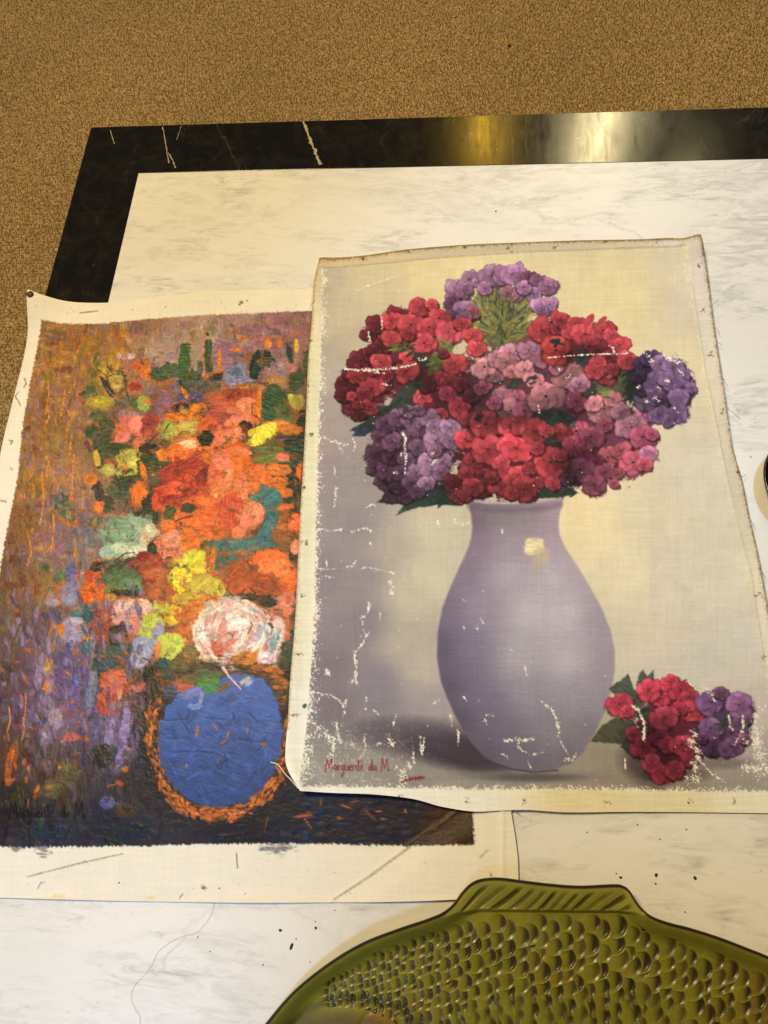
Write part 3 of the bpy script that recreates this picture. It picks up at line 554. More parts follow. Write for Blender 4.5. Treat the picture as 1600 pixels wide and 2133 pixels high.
    for pts, wd, c, al in [([(60,1826),(160,1800),(258,1778)],1.1,(120,112,84),.8),([(952,1688),(860,1760),(770,1826),(696,1873)],1.1,(150,122,74),.9),([(494,1776),(496,1808)],1.2,(104,100,90),.8),([(1000,1786),(1016,1770)],1.4,(120,104,66),.6),([(168,654),(205,650)],1.1,(120,104,72),.8),([(1022,1824),(1020,1812)],1.2,(110,90,60),.7),([(376,1870),(382,1862)],1.6,(150,140,110),.8),([(82,1850),(88,1838),(95,1838)],1.3,(110,128,160),.7),
                           ([(40,816),(30,824),(40,838),(44,846)],1.2,(104,92,70),.7),([(52,790),(56,800),(52,808)],1.8,(112,96,72),.6),([(20,918),(28,920),(24,926)],1.5,(96,84,64),.7),([(4,1044),(14,1046)],1.3,(104,92,68),.7),([(24,976),(28,980)],1.2,(110,96,70),.6)]:
        B.line(pts, wd, c, 0, 1.3, al, -.25, 1.3, None)
    for k in range(90):
        x = R.uniform(-120, 1000); y = R.choice([R.uniform(1775, 1868), R.uniform(632, 662)])
        B.dab(x, y, R.uniform(.8, 1.8), R.uniform(.6, 1.4), R.uniform(0, 3), (130, 112, 84), .5, 0, .5, R.uniform(.2, .7), 0)
    for x, y, rx, ry, c in [(580,1768,26,9,(66,66,84)),(90,1772,14,10,(80,78,80)),(40,1768,12,8,(84,80,78)),(426,1850,4,4,(120,104,76)),(458,1850,1.6,2,(120,104,76)),(250,1838,1.6,2,(140,124,90)),(505,632,3,2.4,(70,58,48)),(500,637,2,2,(80,66,52)),(515,628,2,2,(70,58,48)),(125,1866,12,4,(226,214,140)),(316,1870,10,4,(226,212,130))]:
        B.dab(x, y, rx, ry, 0, c, .9, 0, .7, .6, 0, 2, .9)
    return B

# --------------------------------------------------------------- right picture
def paint_phlox():
    B = Board(580, 490, 1700, 1720, 41)
    R = B.rng
    A = [(690,600,(184,172,154)),(720,650,(192,180,156)),(760,600,(206,192,158)),(900,570,(218,200,154)),(1000,555,(220,202,156)),(1300,580,(216,198,154)),(1400,560,(212,198,170)),(1430,640,(206,192,168)),(1300,650,(220,202,154)),(1400,750,(218,202,166)),(690,760,(176,164,152)),(760,720,(188,174,150)),(690,880,(160,148,144)),(690,1000,(148,136,138)),(760,1000,(150,140,138)),(740,1100,(146,134,136)),(690,1200,(138,126,130)),(760,1200,(148,136,138)),(820,1150,(178,168,154)),(900,1100,(200,190,164)),(850,1250,(192,182,162)),(890,1200,(206,196,170)),(840,1350,(180,170,154)),(880,1400,(184,174,162)),(760,1300,(132,122,130)),(690,1400,(126,114,120)),(790,1420,(136,126,138)),(890,1470,(164,156,158)),(700,1490,(118,108,112)),(800,1480,(132,124,132)),(880,1490,(152,144,150)),
         (700,1560,(134,128,124)),(760,1600,(148,142,136)),(860,1610,(142,136,132)),(1000,1625,(148,144,138)),(660,1600,(150,146,138)),(1130,1630,(146,138,130)),(1260,1600,(150,140,128)),(1300,1640,(142,130,116)),(1400,1645,(136,122,108)),(1540,1625,(150,142,136)),(1580,1560,(168,160,156)),
         (1250,1100,(234,216,174)),(1210,1080,(234,214,170)),(1350,1080,(216,204,176)),(1450,1000,(212,203,182)),(1300,1200,(228,214,182)),(1340,1320,(212,200,178)),(1400,1200,(212,203,184)),(1480,1200,(214,206,184)),(1330,1420,(202,193,180)),(1450,1400,(204,197,184)),(1550,1350,(206,198,184)),(1560,1500,(196,188,178)),(1300,1380,(210,200,182))]
    F = B.field(A, 3.2, 28.)
    B.c[:] = F * (1 + .03 * B.n3 + .015 * B.n2)[..., None]
    B.id[:] = 1
    B.h[:] = .05 * B.n3
    # soft cast shadow painted beside the vase
    def soft(cx, cy, rx, ry, rot, col, a):
        B.dab(cx, cy, rx, ry, math.radians(rot), col, .05, .02, .9, a, 0, 2, 0)
    soft(905,1546,130,38,8,(74,62,76),.9); soft(960,1572,94,32,14,(60,50,64),.95); soft(830,1530,110,26,2,(100,92,100),.6); soft(1000,1590,60,16,12,(70,62,72),.7); soft(930,1556,80,16,10,(72,62,74),.7)
    soft(1100,1618,150,12,0,(126,118,118),.6)
    # vase
    vase = [(969,1046),(977,1060),(981,1078),(984,1100),(982,1122),(976,1144),(962,1174),(940,1222),(922,1268),(912,1318),(911,1372),(918,1418),(930,1452),(948,1492),(966,1524),(982,1548),(1006,1576),(1040,1595),(1075,1604),(1110,1607),(1150,1604),(1186,1592),(1214,1566),(1238,1526),(1258,1484),(1271,1440),(1279,1398),(1279,1356),(1270,1314),(1252,1270),(1228,1226),(1200,1180),(1176,1144),(1164,1116),(1162,1092),(1166,1068),(1175,1038),(1120,1046),(1070,1050),(1010,1048)]
    VA = [(975,1055,(118,94,116)),(990,1090,(108,84,108)),(1050,1080,(122,104,112)),(1100,1080,(128,112,110)),(1150,1090,(142,110,134)),(1168,1060,(150,118,142)),(985,1140,(126,100,124)),(1060,1130,(138,118,138)),(1150,1140,(150,122,142)),(960,1190,(118,98,126)),(1060,1200,(146,130,152)),(1150,1200,(154,140,152)),(1200,1200,(146,126,142)),(930,1270,(108,90,122)),(1000,1270,(130,112,142)),(1100,1280,(154,144,154)),(1180,1280,(158,146,158)),(1245,1290,(136,116,140)),(920,1350,(92,78,114)),(980,1350,(112,96,134)),(1080,1370,(144,134,150)),(1180,1380,(152,142,158)),(1268,1380,(138,114,140)),(930,1430,(92,78,110)),(1000,1460,(104,94,134)),(1100,1450,(124,116,144)),(1200,1450,(130,120,146)),(1262,1440,(132,112,138)),(960,1500,(88,76,106)),(1040,1520,(102,92,128)),(1150,1530,(118,108,134)),(1220,1530,(114,102,124)),(1010,1570,(92,80,108)),(1100,1590,(96,90,122)),(1180,1580,(104,94,118))]
    VF = B.field(VA, 3.0, 30.)
    g_ = VF.mean(2, keepdims=True); VF = (.535 + (g_ - .47) * 1.65) + (VF - g_) * .66
    def vsh(X, Y):
        ya, xa = int(Y.min()) - B.y0, int(X.min()) - B.x0
        return VF[ya:ya + X.shape[0], xa:xa + X.shape[1]]
    B.poly(vase, (120, 110, 130), .6, 5., .012, 0, 1., .08, 2, vsh)
    B.line([(972,1044),(1010,1050),(1070,1052),(1120,1048),(1174,1038)], 3.6, (188, 174, 168), 0, .3, .85, .05, 3., 2)
    B.line([(980,1060),(1020,1066),(1070,1068),(1120,1064),(1164,1056)], 7., (104, 84, 104), 0, .3, .45, .02, 9., 2)
    B.dab(1112,1142,20,17,0,(236,220,172),.22,.05,.3,.92,.3,3.4,.1,idv=2); B.dab(1126,1162,16,20,.5,(204,182,146),.3,.03,.6,.6,.05,2,0,idv=2); B.dab(1120,1176,14,20,0,(182,164,148),.3,.03,.9,.5,0,2,0)
    soft(1110,1620,90,8,0,(60,52,68),.5)
    B.line([(1010,1584),(1060,1602),(1110,1609),(1160,1605)], 2., (66, 58, 80), 0, .3, .8, 0, 3.)

    def floret(cx, cy, r, col, rot=None, sq=.9, tilt=0., dark=.62, eye=True, n=5, idv=3):
        col = np.array(col, float)
        rot = R.uniform(0, 6.28) if rot is None else rot
        col = col * (1 + R.normal(0, .08)); r = r * R.uniform(.98, 1.16)
        sq = sq * R.uniform(.66, 1.04); tl = R.uniform(-.6, .6)
        ct, sn = math.cos(tl), math.sin(tl)
        def at(a, q):
            u, v = math.cos(a) * q * r, math.sin(a) * q * r * sq
            return cx + u * ct - v * sn, cy + u * sn + v * ct
        B.dab(cx + 2, cy + 4.5, r * 1.04, r * 1.02 * sq, tl, col * .34 + (2, 3, 3), .22, .02, .22, .82, .25, 2, 0, idv=idv)
        for k in R.permutation(n):
            a = rot + k * 2 * math.pi / n + R.normal(0, .14)
            px, py = at(a, .52)
            dx, dy = (px - cx) / r, (py - cy) / r
            lit = 1 - .22 * dy - .12 * dx + R.normal(0, .06)
            pa = math.atan2(dy, dx); ln = math.hypot(dx, dy) / .52
            s1 = r * .50 * max(ln, .6) * R.uniform(.88, 1.08); s2 = r * .49 * R.uniform(.85, 1.12)
            B.dab(px + .5, py + 1., s1 * 1.05, s2 * 1.06, pa, col * lit * .66, .20, .02, .14, .85, .3, 2.6, .02, idv=idv)
            B.dab(px, py, s1 * .97, s2 * .96, pa, col * lit, .22, .02, .12, .97, .35, 2.8, .03, idv=idv, sdir=pa)
            qx, qy = at(a, .78)
            B.dab(qx, qy, r * .13, s2 * .7, pa, np.clip(col * lit * 1.08 + 16, 0, 255), .4, .03, .6, .62, .4, 2, .1)
            qx, qy = at(a, .22)
            B.dab(qx, qy, r * .22, r * .11, pa, col * lit * .74, .4, .03, .8, .6, .3, 2, .1)
        B.dab(cx, cy, r * .15, r * .12 * sq, tl, col * .52, .4, 0, .6, .7, .3)
        if eye and R.random() < .8:
            B.dab(cx, cy, r * .15, r * .12, tl, np.clip(col * 1.0 + (14, 32, 32), 0, 255), .4, 0, .7, .7, .35)
            B.dab(cx, cy, r * .085, r * .07, 0, col * .22, .4, 0, .6, .9, .2)
    def mass(cx, cy, rx, ry, col, a=0, al=.95, rough=.28):
        B.dab(cx, cy, rx * .96, ry * .96, math.radians(a), col, rough, .03, .25, al, .2, 2, 0., idv=3)
    def leaf(pts, col, al=.95): B.poly(pts, col, 1.6, 3., .08, .6, al, .25, 3)
    RED = (186, 62, 72); RDK = (112, 36, 50); RMD = (152, 50, 62); PNK = (182, 114, 124); MAU = (164, 104, 124); ROS = (176, 82, 98)
    PUR = (122, 80, 112); PLT = (154, 110, 142); PDK = (106, 64, 90); VIO = (122, 88, 128)
    # dark heart of the bouquet
    mass(850,760,80,76,(96,32,48)); mass(770,800,54,60,(98,30,48)); mass(900,820,90,70,(104,36,54)); mass(865,950,88,92,(86,48,78)); mass(1050,850,130,130,(92,46,58)); mass(1060,960,116,84,(92,28,42)); mass(1190,800,120,100,(98,54,66)); mass(1250,920,100,92,(112,48,72)); mass(1380,815,62,66,(78,50,90)); mass(1220,715,62,36,(124,40,50)); mass(1180,960,70,60,(70,44,50)); mass(1130,720,60,50,(120,60,70))
    mass(860,690,84,44,(120,34,52))
    # greens
    for pts, c in [([(728,902),(760,884),(800,872),(800,900),(768,908)],(44,58,62)),([(732,914),(752,896),(776,898),(762,914)],(52,60,84)),([(784,1052),(815,1030),(860,1020),(940,1012),(968,1030),(940,1052),(880,1062),(820,1052)],(50,70,62)),([(826,1078),(846,1052),(880,1036),(910,1046),(870,1062)],(56,82,74)),([(900,1056),(930,1030),(980,1040),(960,1058)],(46,62,54)),([(1096,1044),(1150,1010),(1186,1022),(1206,1032),(1160,1042)],(46,62,50)),
                   ([(830,820),(870,790),(880,840),(840,870),(800,868)],(58,66,62)),([(845,740),(880,730),(900,760),(870,790),(850,770)],(52,62,52)),([(900,745),(930,710),(955,712),(930,760),(905,790),(890,790)],(96,106,60)),([(820,728),(850,715),(860,740),(840,748)],(86,96,50)),([(1236,820),(1265,780),(1300,765),(1320,800),(1300,850),(1262,836)],(92,98,62)),([(1290,790),(1322,770),(1330,820),(1310,850)],(56,60,62)),([(1100,850),(1170,860),(1200,880),(1150,900),(1115,890)],(50,54,50)),([(1125,900),(1160,900),(1150,960),(1130,930)],(46,48,46)),([(1215,800),(1240,805),(1238,840),(1220,840)],(58,64,54)),([(1100,780),(1140,782),(1130,815),(1106,806)],(56,54,52)),([(980,870),(1006,866),(1010,880),(985,884)],(50,46,46)),([(1160,690),(1175,690),(1170,720),(1150,725)],(60,60,50)),([(1200,735),(1225,730),(1222,770),(1196,765)],(64,62,58)),([(1060,792),(1090,800),(1075,815)],(54,58,56)),([(750,870),(790,850),(830,850),(820,880),(770,892)],(52,66,60))]:
        leaf(pts, c)
    # spray of green at the crown
    mass(1045,650,70,56,(116,112,70),0,.75); mass(1045,700,50,30,(92,90,58),0,.8)
    for k in range(300):
        a = R.uniform(-3.0, -.14); rr = R.uniform(10, 110)
        bx, by = 1044, 716
        x, y = bx + math.cos(a) * rr * .95, by + math.sin(a) * rr * 1.12
        cc = [(138,136,58),(108,112,54),(72,82,52),(160,150,74),(58,66,50),(96,92,60),(122,112,72)][int(R.integers(0, 7))]
        B.dab(x, y, R.uniform(8, 19), R.uniform(1.4, 3.2), a + R.normal(0, .35), cc, .3, .05, .4, R.uniform(.6, .95), .35, 2, .2, idv=3)
    B.line([(1045,720),(1043,690),(1046,650),(1050,636)], 3., (54, 58, 44), .3, .6, .9, .3, 1.6, 3)
    B.line([(1048,706),(1050,670),(1052,650)], 1.8, (160, 154, 74), .3, .6, .9, .4, 1.6, 3)
    # crown of purple
    for x, y, r, c in [(953,610,27,PLT),(978,588,22,PLT),(996,596,12,(156,108,144)),(944,624,16,PUR),(966,612,16,(132,84,116)),(948,644,22,PDK),(968,652,22,PLT),(946,664,16,PDK),(986,656,14,(128,62,76)),(966,668,16,PUR),(1024,580,24,PLT),(1046,580,20,(138,90,124)),(1068,576,24,(152,102,142)),(1084,584,14,(138,86,122)),(1102,582,15,(116,64,92)),(1122,594,20,(132,80,116)),(1140,602,18,(148,96,132)),(1110,618,15,(146,104,140)),(1124,640,19,PLT),(1144,640,16,(146,96,138)),(1128,652,14,PUR),(1056,616,16,(134,84,100)),(1078,622,14,(140,80,104)),(1010,606,16,(140,92,130)),(1090,604,16,(136,88,124))]:
        floret(x, y, r * 1.08, c, None, .85, 0, .7, R.random() < .5)
    for k in range(170):
        a = R.uniform(-2.6, -.5); rr = R.uniform(8, 92)
        x, y = 1046 + math.cos(a) * rr * .72, 716 + math.sin(a) * rr * 1.12
        cc = [(138,136,60),(104,108,54),(66,76,50),(156,148,78),(50,58,46),(84,88,54),(118,98,76)][int(R.integers(0, 7))]
        B.dab(x, y, R.uniform(6, 15), R.uniform(1.2, 2.6), a + R.normal(0, .5), cc, .3, .05, .4, R.uniform(.5, .9), .35, 2, .2, idv=3)
    # upper left reds
    for x, y, r, c in [(828,660,22,RDK),(875,646,24,RMD),(784,680,22,RDK),(769,702,17,RDK),(798,724,20,RDK),(900,640,12,RED),
                       (815,674,22,RED),(856,682,27,RED),(915,668,24,RED),(894,688,24,RED),(934,697,27,(200,72,88)),(816,711,24,RED),(884,720,27,RED),(962,680,18,RED),(984,706,24,RED),(992,732,22,RED),(850,700,16,RMD)]:
        floret(x, y, r, c)
    for x, y, r, c in [(752,756,26,RDK),(776,742,22,RDK),(722,806,22,RDK),(734,848,22,RDK),(750,866,18,RDK),(716,826,16,RDK),(735,780,20,RDK),(800,806,18,RDK),
                       (795,760,23,RED),(847,748,15,RED),(741,790,18,RED),(764,784,16,RMD),(847,779,25,RED),(806,790,14,RMD),(775,814,26,RED),(760,826,18,RMD),(734,830,11,RED),(770,854,20,RED),(748,848,12,RMD),
                       (947,762,25,RED),(922,740,14,RDK),(916,798,22,RMD),(936,804,20,RMD),(881,834,19,RED),(890,806,18,RDK),(900,862,20,RDK),(932,826,18,(158,52,78)),(956,853,23,RED),(918,868,17,RED),(970,878,16,RMD),(960,806,16,RDK),(980,830,18,(120,44,64))]:
        floret(x, y, r, c)
    # purple lower left
    for x, y, r, c in [(806,886,22,PDK),(794,918,22,PDK),(788,949,24,PDK),(781,980,20,PDK),(800,1006,20,PDK),(819,1034,20,PDK),(847,1040,18,PDK),(831,1016,22,PDK),(806,986,22,PDK),(819,955,22,PDK),(819,926,22,PUR),(831,876,22,PUR),(858,884,22,PUR),(850,862,18,PUR),(896,876,22,PLT),(870,860,16,PUR),(856,914,20,PUR),(870,938,20,PUR),(847,962,20,PUR),(906,896,22,PLT),(938,898,22,PLT),(908,924,24,PLT),(938,924,20,PLT),(890,966,22,PLT),(922,968,22,PLT),(838,992,20,PUR),(868,990,22,PLT),(898,988,20,PLT),(918,990,18,PUR),(860,1010,20,PUR),(888,1012,18,PLT),(868,1030,16,PUR),(905,945,16,PUR)]:
        floret(x, y, r, c, None, .9, 0, .66, R.random() < .25)
    # mauve centre
    for x, y, r, c in [(1006,812,20,(158,78,104)),(1030,790,18,MAU),(1009,770,27,PNK),(1036,752,22,MAU),(1062,742,22,MAU),(1054,762,26,PNK),(1066,780,20,(196,112,120)),(1101,736,27,(152,98,124)),(1130,752,24,(158,94,118)),(1092,776,22,PNK),(1110,796,20,(186,108,118)),(1050,834,26,MAU),(1076,838,24,(168,84,108)),(1064,862,30,PNK),(1090,862,22,(160,80,106)),(1028,846,16,(140,66,92)),(1182,790,36,PNK),(1206,806,24,(160,104,128)),(1160,770,20,(164,92,112)),
                       (1136,832,38,(190,116,128)),(1198,842,22,(140,62,86)),(1256,858,36,PNK),(1236,846,18,(190,112,124)),(1276,838,22,(184,104,116)),(1290,866,20,MAU),(1340,876,26,(160,84,116)),(1314,896,36,MAU),(1336,916,28,(170,78,106)),(1356,910,14,(158,70,100)),(1256,892,18,(154,70,96)),
                       (1198,904,32,(166,68,92)),(1164,908,24,RMD),(1230,916,26,(158,70,96)),(1194,936,26,(164,62,86)),(1214,948,20,(140,52,76)),(1264,958,26,ROS),(1292,944,24,ROS),(1316,968,28,(192,84,106)),(1346,950,20,(168,98,128)),(1340,972,16,(186,76,96)),(1240,970,22,(140,54,82)),(1206,984,32,(152,76,106)),(1256,990,22,(168,78,104)),(1284,992,16,ROS),(1236,1014,24,(182,92,118)),(1180,1000,18,(120,60,84)),(1276,1012,12,ROS)]:
        floret(x, y, r, c, None, .88, 0, .68, r > 24)
    B.poly([(1334,938),(1362,946),(1372,966),(1346,962)], (166, 96, 126), 1, 2, .05, .3, .9, .3, 3)
    # reds right
    for x, y, r, c in [(1129,694,32,RED),(1160,690,18,RMD),(1167,672,22,RMD),(1198,680,20,RED),(1186,700,18,RMD),(1218,702,28,RED),(1254,694,24,RED),(1272,706,18,RED),(1157,736,30,(192,62,62)),(1230,720,20,RMD),(1288,726,23,RED),(1246,736,22,RMD),(1270,748,16,RMD),(1304,756,22,RED),(1242,764,20,RED),(1256,788,28,RMD),(1236,780,18,RED),(1272,776,16,RMD)]:
        floret(x, y, r, c, None, .85)
    B.dab(1225,674,17,8,-.95,RED,.1,.05,.2,1,.3,2,0,idv=3); B.dab(1251,676,15,6,-.8,(184,66,70),.1,.05,.2,1,.3,2,0,idv=3)
    # purple right
    for x, y, r, c in [(1340,768,22,(82,54,96)),(1352,752,20,(76,50,90)),(1372,764,18,(122,90,124)),(1398,772,22,(118,86,126)),(1420,784,15,(114,82,124)),(1366,804,30,VIO),(1394,800,25,VIO),(1418,812,20,(104,70,116)),(1436,814,12,VIO),(1344,838,28,VIO),(1376,838,20,(94,58,100)),(1410,834,24,VIO),(1370,870,22,VIO),(1406,868,25,(114,82,128)),(1388,882,14,VIO),(1330,820,14,(78,54,84)),(1328,790,14,(72,50,80))]:
        floret(x, y, r, c, None, .92, 0, .68, r > 22)
    # red heart
    for x, y, r, c in [(946,1010,26,RDK),(985,968,24,RMD),(972,992,18,RMD),(1008,996,20,RDK),(1005,1022,20,RDK),(952,1038,20,RMD),(984,1020,22,RED),(968,1036,14,RED),(968,920,22,RED),(990,910,18,RMD),
                       (1012,890,34,RED),(1062,896,26,RED),(1090,898,26,RMD),(1112,904,30,RED),(1136,902,16,RED),(1016,942,33,RED),(1074,940,37,(198,62,74)),(1044,968,22,RED),(1060,990,20,RMD),(1080,994,24,RED),(1104,980,18,RMD),(1146,968,34,RED),(1166,954,16,RED),(1120,1010,17,RMD),(1150,1012,15,RED),(1040,1016,27,RED),(1066,1010,18,RED),(1090,1024,26,RED),(1064,1032,16,RED),(1118,940,16,RMD),(1024,1000,16,RMD)]:
        floret(x, y, r, c)
    # sprig lying at the foot of the vase
    mass(1400,1520,86,82,(94,30,50)); mass(1500,1515,58,60,(80,50,84)); mass(1372,1600,40,30,(88,30,46)); soft(1340,1600,50,30,30,(64,54,56),.8); soft(1440,1612,40,14,0,(90,74,76),.6); soft(1500,1590,60,12,0,(104,92,96),.6)
    for pts, c in [([(1266,1436),(1288,1420),(1306,1405),(1318,1436),(1336,1450),(1334,1476),(1300,1470)],(72,80,74)),([(1322,1430),(1330,1404),(1338,1396),(1346,1412),(1360,1396),(1360,1430),(1340,1440)],(74,82,80)),([(1228,1546),(1252,1512),(1280,1496),(1316,1500),(1330,1530),(1300,1552)],(74,72,56)),([(1290,1556),(1314,1520),(1340,1530),(1330,1580),(1318,1584)],(60,66,60)),([(1410,1600),(1416,1580),(1430,1592),(1424,1602)],(48,52,48)),([(1490,1490),(1520,1490),(1524,1520),(1500,1530)],(70,62,80)),([(1326,1480),(1350,1470),(1350,1500),(1330,1500)],(60,70,62))]:
        leaf(pts, c)
    SR = (184, 56, 78)
    for x, y, r, c in [(1370,1453,22,SR),(1350,1438,24,SR),(1392,1422,22,(172,48,72)),(1416,1440,26,(176,50,74)),(1434,1452,18,SR),(1288,1468,26,SR),(1304,1482,16,(176,54,76)),(1438,1484,27,(192,62,78)),(1414,1476,16,(160,44,68)),(1382,1496,33,(172,56,80)),(1318,1530,17,(166,50,76)),(1338,1556,27,(158,46,72)),(1372,1538,20,(130,38,60)),(1388,1552,18,(142,42,64)),(1418,1552,26,(164,46,72)),(1432,1582,16,(160,46,70)),(1356,1590,20,(176,56,78)),(1380,1612,26,(176,52,74)),(1404,1604,20,(174,52,74)),
                       (1480,1462,34,(118,76,126)),(1500,1444,16,(126,80,120)),(1538,1470,27,(124,80,124)),(1478,1518,27,(118,78,126)),(1538,1514,22,(116,72,112)),(1482,1558,24,(92,56,96)),(1522,1556,28,(112,72,118)),(1548,1540,14,(112,60,90)),(1552,1500,12,(120,78,116)),(1460,1540,12,(80,40,66))]:
        floret(x, y, r, c, None, .9)
    # leaves and stems worked back into the gaps
    for gx, gy, sp, pal in [(852,738,12,0),(905,752,18,1),(926,722,12,1),(874,800,16,0),(836,852,18,0),(800,868,14,0),(1152,876,18,0),(1190,884,14,0),(1262,822,16,1),(1288,798,18,1),(1310,826,14,0),(1104,796,10,0),(1160,716,9,0),(1206,752,10,0),(1146,922,12,0),(994,876,9,0),(1228,826,9,0),(824,730,9,1),(1180,1028,14,0),(930,1046,18,0),(1330,1492,10,0),(1500,1510,10,0),(1066,808,8,0)]:
        for q in range(7):
            cc = [[(46,60,54),(58,70,60),(38,48,46)],[(112,120,62),(138,138,74),(78,92,54)]][pal][int(R.integers(0, 3))]
            B.dab(gx + R.normal(0, sp * .5), gy + R.normal(0, sp * .5), R.uniform(5, 13), R.uniform(1.6, 3.6), R.uniform(-1.4, .2) + (.3 if pal else 0), cc, .35, .05, .3, R.uniform(.6, .95), .35, 2, .2, idv=3)
    # glazes that turn the heads of blossom, then one softening pass as of a dry brush
    isf = (B.id == 3).astype(np.float32)
    for cx, cy, rx, ry, a, k in [(735,820,60,80,0,.26),(775,690,40,60,0,.18),(860,780,60,30,0,.3),(800,960,55,110,0,.36),(850,1036,90,30,0,.35),(930,830,70,60,0,.34),(960,1000,60,70,0,.25),(1060,1030,120,30,0,.28),(1000,830,40,50,0,.3),(1120,860,60,40,0,.3),(1180,960,50,60,0,.38),(1225,980,60,60,0,.26),(1190,850,40,40,0,.35),(1320,800,40,60,0,.40),(1210,740,70,26,0,.3),(1380,860,40,30,0,.22),(1370,1560,60,60,0,.36),(1480,1570,50,30,0,.30),(1330,1540,40,40,0,.3),(945,650,30,50,0,.22),(1040,880,60,20,0,.35)]:
        w = B.win(cx - rx * 1.6, cy - ry * 1.6, cx + rx * 1.6, cy + ry * 1.6)
        q = np.hypot((B.X[w] - cx) / rx, (B.Y[w] - cy) / ry)
        m = (1 - smooth(.2, 1.5, q + .25 * B.n2[w])) * k * isf[w]
        B.c[w] *= (1 - m[..., None] * np.array([.95, 1., .9], np.float32))
    bl = B.c.copy()
    bl[1:-1, 1:-1] = (B.c[1:-1, 1:-1] * 8 + B.c[:-2, 1:-1] + B.c[2:, 1:-1] + B.c[1:-1, :-2] + B.c[1:-1, 2:]) / 12
    gm = bl.mean(2, keepdims=True); bl = gm + (bl - gm) * .90
    B.c[:] = B.c * (1 - isf[..., None]) + bl * isf[..., None]
    # flaking
    L = B.loss
